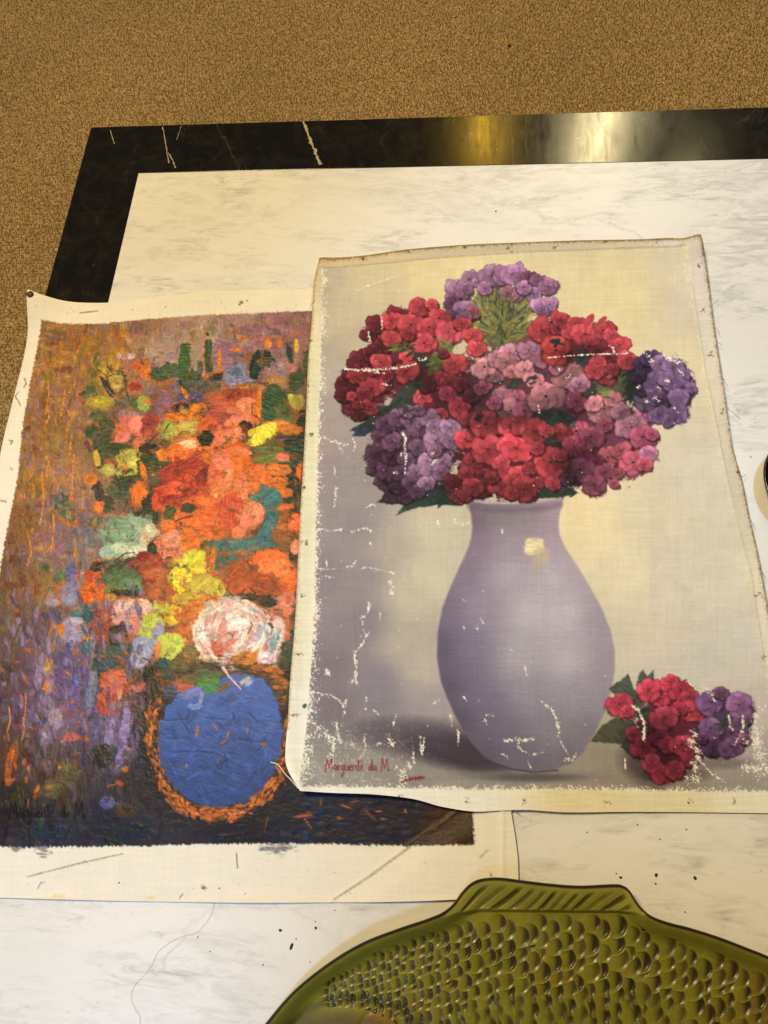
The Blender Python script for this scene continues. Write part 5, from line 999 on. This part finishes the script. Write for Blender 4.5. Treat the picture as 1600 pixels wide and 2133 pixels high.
# -- smooth picture of phlox, upper sheet
BR = paint_phlox()
pr = empty('painting', P(1100, 1100)); pr.location.z = TABLE_Z
tag(pr, 'flaking unstretched canvas of red and purple phlox in a lilac vase', 'painting')
us = np.linspace(0, 1, 640); vs = np.linspace(0, 1, 760)
SR = coons([(668, 548), (690, 544), (758, 539), (850, 527), (968, 519), (1060, 516), (1200, 512), (1330, 510), (1395, 507), (1448, 516)],
           [(632, 1648), (700, 1652), (780, 1655), (860, 1664), (920, 1680), (985, 1690), (1050, 1688), (1100, 1687), (1180, 1692), (1300, 1691), (1450, 1692), (1600, 1694), (1662, 1696)],
           [(668, 548), (657, 600), (652, 680), (645, 760), (641, 860), (636, 960), (630, 1060), (624, 1180), (618, 1300), (608, 1420), (604, 1500), (600, 1570), (606, 1605), (632, 1648)],
           [(1448, 516), (1466, 560), (1478, 640), (1490, 740), (1504, 850), (1520, 940), (1542, 1010), (1556, 1080), (1572, 1160), (1586, 1240), (1606, 1340), (1622, 1450), (1640, 1570), (1662, 1696)], us, vs)
def z_right(X, Y, px, py):
    z = TABLE_Z + .0052 + .0010 * (1 + np.clip(wav((X, Y), 12, 8, 1.), -1, 1))
    z = z + .0080 * smooth(1480, 1690, py) * smooth(1120, 700, px)                       # lower left lifts off the sheet below
    z = z - .0030 * smooth(1100, 1500, px) * smooth(1000, 1300, py)
    z = z + .0055 * np.exp(-((py - 516) / 26) ** 2) * smooth(600, 1440, px)
    z = z + .006 * (1 - smooth(0, 60, np.hypot(px - 1448, py - 520))) ** 2
    e = px - np.interp(py, [516, 640, 850, 1010, 1160, 1340, 1570, 1696], [1448, 1478, 1504, 1542, 1572, 1606, 1640, 1662])
    z = z + .0055 * np.exp(-(e / 22) ** 2) * (1 + .5 * np.sin(py / 60.))
    l = np.interp(py, [548, 680, 960, 1180, 1420, 1570, 1648], [668, 652, 636, 624, 608, 600, 632])
    z = z + .0042 * np.exp(-((px - l) / 20) ** 2)
    # old fold lines and dents pressed in the cloth
    for (x0, y0, x1, y1, d, w) in [(719, 776, 1310, 742, .0009, 4), (660, 1107, 800, 1110, .0007, 4), (660, 1188, 830, 1198, .0006, 4), (1376, 1190, 1432, 1228, .0009, 7), (1140, 1480, 1190, 1580, .0008, 5), (735, 1270, 745, 1420, .0007, 5), (1350, 1040, 1350, 1320, .0005, 12), (744, 612, 860, 574, .0006, 5), (1420, 1416, 1490, 1450, .0008, 5)]:
        dx, dy = x1 - x0, y1 - y0; L = math.hypot(dx, dy)
        t = np.clip(((px - x0) * dx + (py - y0) * dy) / L ** 2, 0, 1)
        q = np.hypot(px - x0 - t * dx, py - y0 - t * dy)
        z = z + d * np.exp(-(q / w) ** 2)
    return z
mats = dict(canvas=M_CANVAS, ground=M_THIN, vase=M_THIN, flowers=M_THIN, sprig=M_THIN, sign=M_THIN)
isp = lambda x, y: (x > 1215) & (y > 1380)
surf_r = lay_canvas(BR, SR, z_right, .00028, (1.10, 1.20, 1.40),
    dict(canvas=('canvas', 0), ground=('painted_background', 1), vase=('painted_vase', 2),
         flowers=('painted_bouquet', lambda f, x, y: (f == 3) & ~isp(x, y)), sprig=('painted_sprig', lambda f, x, y: (f == 3) & isp(x, y)), sign=('signature', 4)), pr, mats)

# tack holes left along the margins
M_RUST = plain_mat('rust_stained_hole', hexlin(70, 48, 28), .8, .2, .5, 900.)
def disc(rad, seed, dome=0., n=9):
    r = np.random.default_rng(seed); th = np.arange(n) * 2 * math.pi / n
    rr = rad * r.uniform(.65, 1.2, n)
    V = [(0, 0, dome)] + [(rr[k] * math.cos(th[k]), rr[k] * math.sin(th[k]), 0) for k in range(n)]
    return mesh_np('tack_hole', V, None, [(0, 1 + k, 1 + (k + 1) % n) for k in range(n)])
HOLES = [disc(.0008, k, .0002) for k in range(5)]
for me in HOLES: me.materials.append(M_RUST)
def stick(o, parent, p, n):
    o.parent = parent; o.matrix_parent_inverse = Matrix.Translation(-parent.location)
    o.matrix_local = Matrix.Translation(-parent.location) @ Matrix.Identity(4)
    o.location = p; o.rotation_mode = 'QUATERNION'; o.rotation_quaternion = n.to_track_quat('Z', 'Y')
for k, (x, y) in enumerate([(758,548),(853,531),(968,524),(1059,526),(1156,524),(1258,515),(1362,511),(1452,566),(1462,653),(1476,750),(1500,866),(1530,990),(1572,1244),(1590,1370),(648,718),(646,812),(650,910),(638,1022),(640,1136),(632,1247),(624,1366),(620,1490),(835,1660),(971,1669),(1092,1668),(1262,1672),(1432,1671),(1528,1668)]):
    p, n = surf_r(x, y)
    o = bpy.data.objects.new('tack_hole', HOLES[k % 5]); COL.objects.link(o)
    stick(o, pr, p + n * .0003, n)
for k, (x, y) in enumerate([(426, 1850), (458, 1849), (250, 1838)]):
    p, n = surf_l(x, y); o = bpy.data.objects.new('tack_hole', HOLES[(k * 2 + 1) % 5]); COL.objects.link(o); stick(o, pl, p + n * .0003, n)
# the one tack still in the lifted corner
def lathe(prof, n=24, name='lathe'):
    V = []; Q = []; T = []
    for r, z in prof:
        for k in range(n): V.append((r * math.cos(2 * math.pi * k / n), r * math.sin(2 * math.pi * k / n), z))
    for i in range(len(prof) - 1):
        for k in range(n): Q.append((i * n + k, i * n + (k + 1) % n, (i + 1) * n + (k + 1) % n, (i + 1) * n + k))
    V.append((0, 0, prof[-1][1])); c = len(V) - 1
    for k in range(n): T.append(((len(prof) - 1) * n + k, (len(prof) - 1) * n + (k + 1) % n, c))
    return mesh_np(name, V, Q, T)
p, n = surf_l(77, 630)
tk = link('tack', lathe([(.0044, .0), (.0046, .0006), (.0040, .0015), (.0024, .0022), (.0008, .0025)], 16, 'tack'), plain_mat('rusty_tack', hexlin(66, 46, 26), .55, .5, .5, 700.))
stick(tk, pl, p + n * .0002, n); tk['label'] = 'rusty tack head in the lifted corner'

# threads, hairs
def tube(name, pts, rad, mat, parent=None, seg=5):
    p = [Vector(q) for q in pts]; V = []; Q = []
    for i, a in enumerate(p):
        d = (p[min(i + 1, len(p) - 1)] - p[max(i - 1, 0)]).normalized()
        s = d.cross(Vector((0, 0, 1))).normalized(); u = s.cross(d)
        for k in range(seg):
            t = 2 * math.pi * k / seg; V.append(a + (s * math.cos(t) + u * math.sin(t)) * rad)
    for i in range(len(p) - 1):
        for k in range(seg): Q.append((i * seg + k, i * seg + (k + 1) % seg, (i + 1) * seg + (k + 1) % seg, (i + 1) * seg + k))
    return link(name, mesh_np(name, [tuple(v) for v in V], Q), mat, parent)
def curve_on(px, lift, surf=None, n=10):
    q = resample(px, n * (len(px) - 1))
    return [(surf(x, y)[0] + Vector((0, 0, lift))) if surf else P(x, y, TABLE_Z + lift) for x, y in q]
M_THREAD = plain_mat('pale_linen_thread', hexlin(226, 218, 200), .8, .2, .15)
M_FRAY = plain_mat('brown_linen_fibre', hexlin(150, 128, 84), .85, .2, .2)
tube('loose_thread', [P(x, y, TABLE_Z + z) for (x, y), z in zip(resample([(564, 1588), (578, 1592), (588, 1604), (596, 1614), (606, 1624), (620, 1640), (632, 1648)], 40), np.linspace(.004, .0160, 40))], .0007, M_THREAD, pr)
r_ = random.Random(4)
for (x, y, dx, dy) in [(1480, 646, 12, -14), (1494, 690, 10, 8), (1500, 720, 12, 4), (1508, 800, 9, 10), (1514, 860, 26, 20), (1544, 1000, 10, -8), (1560, 1090, 8, 8), (604, 1210, -8, -12), (602, 1220, -9, 10), (606, 1460, -9, 8), (603, 1512, -8, 10), (655, 640, -7, 6), (1068, 1690, 14, 10), (1580, 1200, 8, 9)]:
    p0 = surf_r(x, y)[0]; a = P(x, y); b = P(x + dx, y + dy); d = b - a
    pts = [p0 + d * t + Vector((0, 0, -.003 * t + .0006)) + Vector((r_.gauss(0, .0006), r_.gauss(0, .0006), 0)) for t in (0, .3, .6, .85, 1.1)]
    tube('frayed_fibre', pts, .00028, M_FRAY, pr, 4)
# stitched fold and pencil marks along the right margin of the lower sheet
hair = tube('hair', curve_on([(446, 1880), (440, 1905), (424, 1928), (406, 1945), (384, 1950), (356, 1962), (330, 1982), (318, 2006), (304, 2028), (282, 2050), (273, 2076), (280, 2100), (290, 2116), (292, 2140)], .0009), .00013, plain_mat('brown_hair', hexlin(196, 182, 168), .5, .4, .1))
tag(hair, 'single fine brown hair curling over the white marble', 'hair')

# crumbs of dirt on the marble and the carpet
M_CRUMB = plain_mat('dark_grit', hexlin(58, 54, 48), .8, .2, .4, 900.)
def crumb_mesh(seed):
    r = np.random.default_rng(seed); n = 6; V = []; th = np.arange(n) * 2 * math.pi / n
    for rr, z in ((1., 0.), (.9, .5), (.4, .95)):
        for k in range(n):
            q = rr * r.uniform(.7, 1.2); V.append((q * math.cos(th[k]), q * math.sin(th[k]) * .75, z * r.uniform(.8, 1.1)))
    Q = [(i * n + k, i * n + (k + 1) % n, (i + 1) * n + (k + 1) % n, (i + 1) * n + k) for i in range(2) for k in range(n)]
    V.append((0, 0, 1.)); T = [(2 * n + k, 2 * n + (k + 1) % n, 3 * n) for k in range(n)]
    me = mesh_np('crumb', V, Q, T); me.materials.append(M_CRUMB); return me
CR = [crumb_mesh(k) for k in range(5)]
GRIT = [
 ('dark round crumb on the marble left of the platter, leftmost of three', None, [(584,1938,4.2)]),
 ('dark oblong crumb on the marble left of the platter, lowest of three', None, [(607,1971,5.5)]),
 ('dark crumb on the marble left of the platter, nearest its rim', None, [(658,1933,3.8)]),
 ('dark crumb on the marble above the platter, between two smaller specks', None, [(1367,1823,5.)]),
 ('dark crumb on the marble above the platter, farthest to the right', None, [(1448,1829,4.4)]),
 ('dark crumb beside the right end of the platter fin', None, [(1293,1828,3.8)]),
 ('dark crumb on the marble between black border and phlox canvas', None, [(1033,440,3.8)]),
 ('tiny speck of grit on the marble left of the platter', 'grit left of the platter', [(657,1920,1.8),(548,2010,2.2),(617,1956,1.8),(698,1896,1.8),(412,1952,2.2),(438,1982,1.8),(646,2004,1.8)]),
 ('tiny speck of grit on the marble between phlox canvas and platter', 'grit above the platter', [(1366,1841,2.4),(1284,1820,2.2),(1427,1900,2.2),(1328,1718,2.2),(1223,1734,2.2),(1430,1728,2.),(1375,1748,2.)]),
 ('tiny speck of grit on the marble right of the phlox canvas', 'grit right of the phlox canvas', [(1532,953,2.6),(1564,952,2.4)]),
]
k = 0
for lab, grp, spots in GRIT:
    for (x, y, s) in spots:
        o = bpy.data.objects.new('crumb', CR[k % 5]); COL.objects.link(o)
        o.location = P(x, y, TABLE_Z - .0002); sc = s * .00042; o.scale = (sc * (1.5 if s > 5 else 1), sc, sc * .6); o.rotation_euler.z = k * 1.3
        tag(o, lab, 'crumb', grp); k += 1
o = bpy.data.objects.new('lint', CR[2]); COL.objects.link(o); o.location = P(1061, 95, .004); o.scale = (.004, .006, .003)
tag(o, 'dark fleck of lint on the tan carpet beyond the table', 'lint')

# ============================================================ DARK BOWL
bz = TABLE_Z + .001
bp = P(1709, 1000, TABLE_Z + .018); bp.z = bz
bowl = empty('bowl', bp); tag(bowl, 'dark glossy round bowl cut off at the right edge, beside the phlox canvas', 'bowl')
M_DARK = plain_mat('dark_brown_glaze', (.012, .006, .004), .12, .5, .4, 30.)
me = lathe([(.026, 0.), (.030, .0), (.032, .004), (.046, .014), (.056, .028), (.059, .040)][::1], 48, 'body')
def shell(prof, name, mat, parent, n=48):
    V = []; Q = []
    for r, z in prof:
        for k in range(n): V.append((parent.location.x + r * math.cos(2 * math.pi * k / n), parent.location.y + r * math.sin(2 * math.pi * k / n), parent.location.z + z))
    for i in range(len(prof) - 1):
        for k in range(n): Q.append((i * n + k, i * n + (k + 1) % n, (i + 1) * n + (k + 1) % n, (i + 1) * n + k))
    return link(name, mesh_np(name, V, Q), mat, parent)
shell([(.001, .0005), (.028, .0), (.032, .002), (.046, .006), (.056, .012), (.0588, .0165)], 'outer_wall', M_DARK, bowl)
shell([(.0588, .0167), (.0594, .018), (.0590, .0192), (.0578, .0195), (.0568, .0188)], 'rim', plain_mat('worn_brown_rim', hexlin(60, 28, 22), .2, .5, .3, 60.), bowl)
shell([(.0566, .0185), (.054, .013), (.045, .008), (.030, .0045), (.001, .004)], 'inner_wall', M_DARK, bowl)

# ============================================================ FISH PLATTER
def build_platter():
    RZ = .026
    top_px = [(440, 2330), (470, 2260), (505, 2200), (555, 2133), (600, 2079), (640, 2042), (700, 1998), (760, 1964), (830, 1937), (890, 1917), (925, 1902), (945, 1885), (962, 1862), (980, 1844), (1002, 1834), (1040, 1831), (1090, 1837), (1150, 1844), (1210, 1848), (1280, 1845), (1300, 1848), (1314, 1858), (1332, 1886), (1356, 1909), (1390, 1923), (1440, 1936), (1500, 1955), (1560, 1978), (1600, 1994), (1680, 2030), (1760, 2066), (1840, 2076)]
    bot_px = [(1840, 2076), (1920, 2040), (2010, 2000), (2060, 2010), (2050, 2100), (2030, 2200), (2060, 2300), (2050, 2380), (1990, 2390), (1900, 2330), (1820, 2300), (1720, 2360), (1560, 2440), (1360, 2500), (1140, 2520), (900, 2500), (700, 2460), (560, 2420), (470, 2380), (440, 2330)]
    w = lambda pts: np.array([list(P(x, y, TABLE_Z + RZ))[:2] for x, y in pts])
    nt_, nb_ = 620, 150
    top = resample(w(top_px), nt_); bot = resample(w(bot_px), nb_)
    O = np.vstack([top[:-1], bot[:-1]]); n = len(O)
    s0, s1 = w([(640, 2300)])[0], w([(1780, 2190)])[0]
    ax = s1 - s0; L = np.linalg.norm(ax); ax /= L
    t = np.clip((O - s0) @ ax, 0, L)
    # keep the spokes from bunching at the ends
    tt = (t / L - .5) * .985 + .5
    C = s0 + np.outer(tt * L, ax)
    rings = 1 - np.concatenate([np.linspace(0, .03, 8, endpoint=False), np.linspace(.03, .62, 165, endpoint=False), np.linspace(.62, 1.0, 23)])
    G = C[None] + (O - C)[None] * rings[:, None, None]
    X, Y = G[..., 0], G[..., 1]
    flat = np.stack([X.ravel(), Y.ravel(), np.full(X.size, TABLE_Z + RZ)], 1)
    px, py = to_pixels(flat); px = px.reshape(X.shape); py = py.reshape(X.shape)
    # distance inside the outline
    D = np.full(X.shape, 9., np.float32)
    for k in range(0, n, 2): D = np.minimum(D, np.hypot(X - O[k, 0], Y - O[k, 1]))
    body_top = np.interp(px, [400, 555, 640, 760, 890, 940, 1000, 1340, 1400, 1500, 1600, 1840], [2360, 2133, 2042, 1964, 1917, 1908, 1903, 1906, 1926, 1955, 1994, 2076])
    fin = smooth(-4, 6, body_top - py) * smooth(918, 932, px) * smooth(1352, 1338, px)
    wall = 1 - smooth(.0, .020, D)
    z = .0075 + .0185 * wall ** 1.15
    zf = .0135 + .0105 * (1 - smooth(0, .026, D))
    z = z * (1 - fin) + zf * fin
    z = z + .0025 * (1 - smooth(.0008, .003, D)) * 0
    # belly of the well
    mid = smooth(.0, .09, D); z = z - .0035 * mid
    # fin rays: slanting grooves
    rng = np.random.default_rng(12)
    ph = (px + 1.02 * (py - 1870) + 10 * np.sin(px / 37.) + .0022 * (py - 1900) ** 2) / 29.5
    gr = smooth(.42, .86, np.cos(2 * math.pi * ph) * .5 + .5) * fin * smooth(.004, .010, D) * smooth(0, 9, body_top - py) * (.65 + .35 * np.sin(ph * 2.3))
    z = z - .0024 * gr
    # scales: overlapping scallops, each its own piece
    cs = []
    x = 668.; col_i = 0
    while x < 1900:
        s = np.interp(x, [640, 760, 900, 1050, 1300, 1900], [16, 19, 24, 31, 34, 33])
        y = 1880. + (col_i % 2) * s * .56
        while y < 2480:
            cx, cy = x + rng.normal(0, s * .13), y + rng.normal(0, s * .15); cs.append((cx, cy, s * rng.uniform(.66, .96)))
            y += s * 1.06
        x += s * .80; col_i += 1
    own = np.full(X.shape, -1, int); da = np.zeros(X.shape, np.float32); dr = np.full(X.shape, 2., np.float32)
    edge = (py - body_top); head = np.hypot((px - 690) / 165., (py - 2212) / 100.)
    okz = (D > .0125) & (edge > 7) & (head > 1.02) & (px < 1800)
    kept = []
    for k in range(len(cs) - 1, -1, -1):       # head-side pieces overlap tail-side ones
        cx, cy, R = cs[k]
        yt = np.interp(cx, [400, 555, 640, 760, 890, 940, 1000, 1340, 1400, 1500, 1600, 1840], [2360, 2133, 2042, 1964, 1917, 1908, 1903, 1906, 1926, 1955, 1994, 2076])
        if cy < yt + R * .7 + (22 if cx < 930 or cx > 1345 else 8): continue
        a = (px - cx) / R; b = (py - cy) / (R * .98); rho = np.hypot(a, b)
        m = (rho < 1) & okz
        own[m] = k; da[m] = a[m]; dr[m] = rho[m]
    on = own >= 0
    amp = np.where(on, np.array([c[2] for c in cs])[np.clip(own, 0, None)] / 22., 0)
    kk = np.array([rng.uniform(.7, 1.25) for _ in cs])[np.clip(own, 0, None)]
    dim = np.where(on, smooth(-.6, .62, da) * (1 - smooth(.62, 1.0, dr)), 0)
    cres = np.where(on, smooth(.0, .70, da) * (1 - smooth(.76, 1.0, dr)), 0)
    z = z - .0013 * np.clip(amp, .6, 1.2) * dim * kk
    # gill cover and eye boss on the head
    gill = np.exp(-((np.hypot((px - 730) / 150., (py - 2190) / 98.) - 1.) / .10) ** 2) * (py < 2330)
    z = z - .0008 * gill * smooth(600, 720, px)
    eye = np.hypot((px - 790) / 40., (py - 2150) / 34.)
    z = z + .0010 * (1 - smooth(.1, 1., eye)) - .0008 * np.exp(-((eye - 1.05) / .16) ** 2)
    G3 = np.dstack([X, Y, z + TABLE_Z])
    # colour of the glaze: darker in the hollows, paler on the ridges
    ol = np.array(hexlin(128, 126, 40)[:3]); dk = np.array(hexlin(46, 40, 14)[:3]); am = np.array(hexlin(126, 84, 24)[:3]); pale = np.array(hexlin(150, 152, 70)[:3])
    nn = sum(np.sin(px / a_ + b_) * np.sin(py / c_ + d_) for a_, b_, c_, d_ in [(61, 1, 47, 2), (33, 4, 29, 1), (97, 2, 71, 5)]) / 3
    dark_mask = np.clip(.95 * cres * kk + .10 * dim + .80 * gr + .55 * gill + .5 * (1 - smooth(.70, 1.04, head + .08 * nn)), 0, 1)[..., None]
    ridge = np.clip((on & (dr > .9)) * .35 + (wall > .1) * .25 + fin * .45 - gr, 0, 1)[..., None]
    c = ol * (1 - ridge) + pale * ridge
    amb = np.clip(smooth(.2, .6, nn) * smooth(1990, 2100, py) * .45 + smooth(1480, 1640, px) * smooth(2000, 2080, py) * .5 + (1 - smooth(.7, 1.2, eye)) * .5 + (1 - smooth(.9, 1.02, head)) * .3, 0, 1)[..., None]
    c = c * (1 - amb) + am * amb
    c = c * (1 - dark_mask) + dk * dark_mask
    c = c * (1 + .06 * nn[..., None])
    rimm = (1 - smooth(.0012, .0026, D))[..., None]
    c = c * (1 - rimm) + np.array(hexlin(44, 28, 20)[:3]) * rimm
    nr = len(rings)
    N = np.zeros((nr, n, 3))
    Gw = np.concatenate([G3[:, -1:], G3, G3[:, :1]], 1)
    du = (Gw[:, 2:] - Gw[:, :-2]); dv = np.gradient(G3, axis=0)
    N = np.cross(dv, du); N /= np.linalg.norm(N, axis=2, keepdims=True) + 1e-12; N[N[..., 2] < 0] *= -1
    # round over at the very lip
    a = np.arange(nr * n).reshape(nr, n); b_ = np.roll(a, -1, 1)
    Q = np.stack([a[:-1], a[1:], b_[1:], b_[:-1]], 2).reshape(-1, 4)
    V = G3.reshape(-1, 3); CC = c.reshape(-1, 3); NN = N.reshape(-1, 3)
    root = empty('fish_platter', (float(C[:, 0].mean()), float(C[:, 1].mean()), TABLE_Z)); tag(root, 'green glazed fish-shaped ceramic platter with moulded scales and dark rim', 'platter')
    m, nt, b = new_mat('green_majolica_glaze')
    at = nt.nodes.new('ShaderNodeAttribute'); at.attribute_name = 'paint'
    mot = ramp(nt, noise(nt, mapping(nt), 90., 4.), [(.3, (.86, .86, .86)), (.7, (1.12, 1.12, 1.12))])
    nt.links.new(mixc(nt, 1., at.outputs['Color'], mot, 'MULTIPLY'), b.inputs['Base Color'])
    b.inputs['Roughness'].default_value = .34; b.inputs['Specular IOR Level'].default_value = .36
    b.inputs['Coat Weight'].default_value = .10; b.inputs['Coat Roughness'].default_value = .07
    bump(nt, b, noise(nt, mapping(nt), 160., 2.), .06, .0008)
    fo = own.reshape(nr, n)[:-1].ravel(); fD = D[:-1].ravel(); ff = fin[:-1].ravel(); fe = eye[:-1].ravel()
    cyk = np.array([c_[1] for c_ in cs]); cxk = np.array([c_[0] for c_ in cs])
    cnt = np.bincount(fo[fo >= 0], minlength=len(cs))
    vis = [k for k in range(len(cs)) if cnt[k] >= 12 and cyk[k] < 2175 and cxk[k] < 1660]
    vis = sorted(vis, key=lambda k: -cnt[k])[:300]
    isv = np.zeros(len(cs) + 1, bool); isv[vis] = True
    sc = isv[fo] & (fo >= 0)
    rim = (fD < .0026) & ~sc
    eyef = (fe < .95) & ~sc & ~rim
    finf = (ff > .5) & ~sc & ~rim
    link('rim', submesh(V, Q, CC, NN, 'rim', rim), m, root)['label'] = 'thin dark brown rim line'
    link('dorsal_fin', submesh(V, Q, CC, NN, 'dorsal_fin', finf), m, root)
    link('eye', submesh(V, Q, CC, NN, 'eye', eyef), m, root)
    link('well', submesh(V, Q, CC, NN, 'well', ~sc & ~rim & ~eyef & ~finf), m, root)
    for k in vis: link('scale', submesh(V, Q, CC, NN, 'scale', fo == k), m, root)
    # underside: lip, outer wall and foot
    prof = [(0., None), (-.0006, -.0006), (-.0010, -.0020), (-.0004, -.0040), (.010, -.016), (.020, -.0235), (.030, -.0255)]
    zr = G3[0, :, 2]; rad = (O - C); ln = np.linalg.norm(rad, axis=1, keepdims=True); rad = rad / ln
    U = []
    for ins, dz in prof:
        xy = O - rad * ins; U.append(np.column_stack([xy, np.maximum(zr + (dz or 0), TABLE_Z + .0004)]))
    U = np.vstack(U); a = np.arange(len(prof) * n).reshape(len(prof), n); b2 = np.roll(a, -1, 1)
    UQ = np.stack([a[:-1], b2[:-1], b2[1:], a[1:]], 2).reshape(-1, 4)
    link('outer_wall', mesh_np('outer_wall', U, UQ, None, True, np.repeat(np.array([hexlin(44, 28, 20)[:3]]), len(U), 0)), m, root)
build_platter()
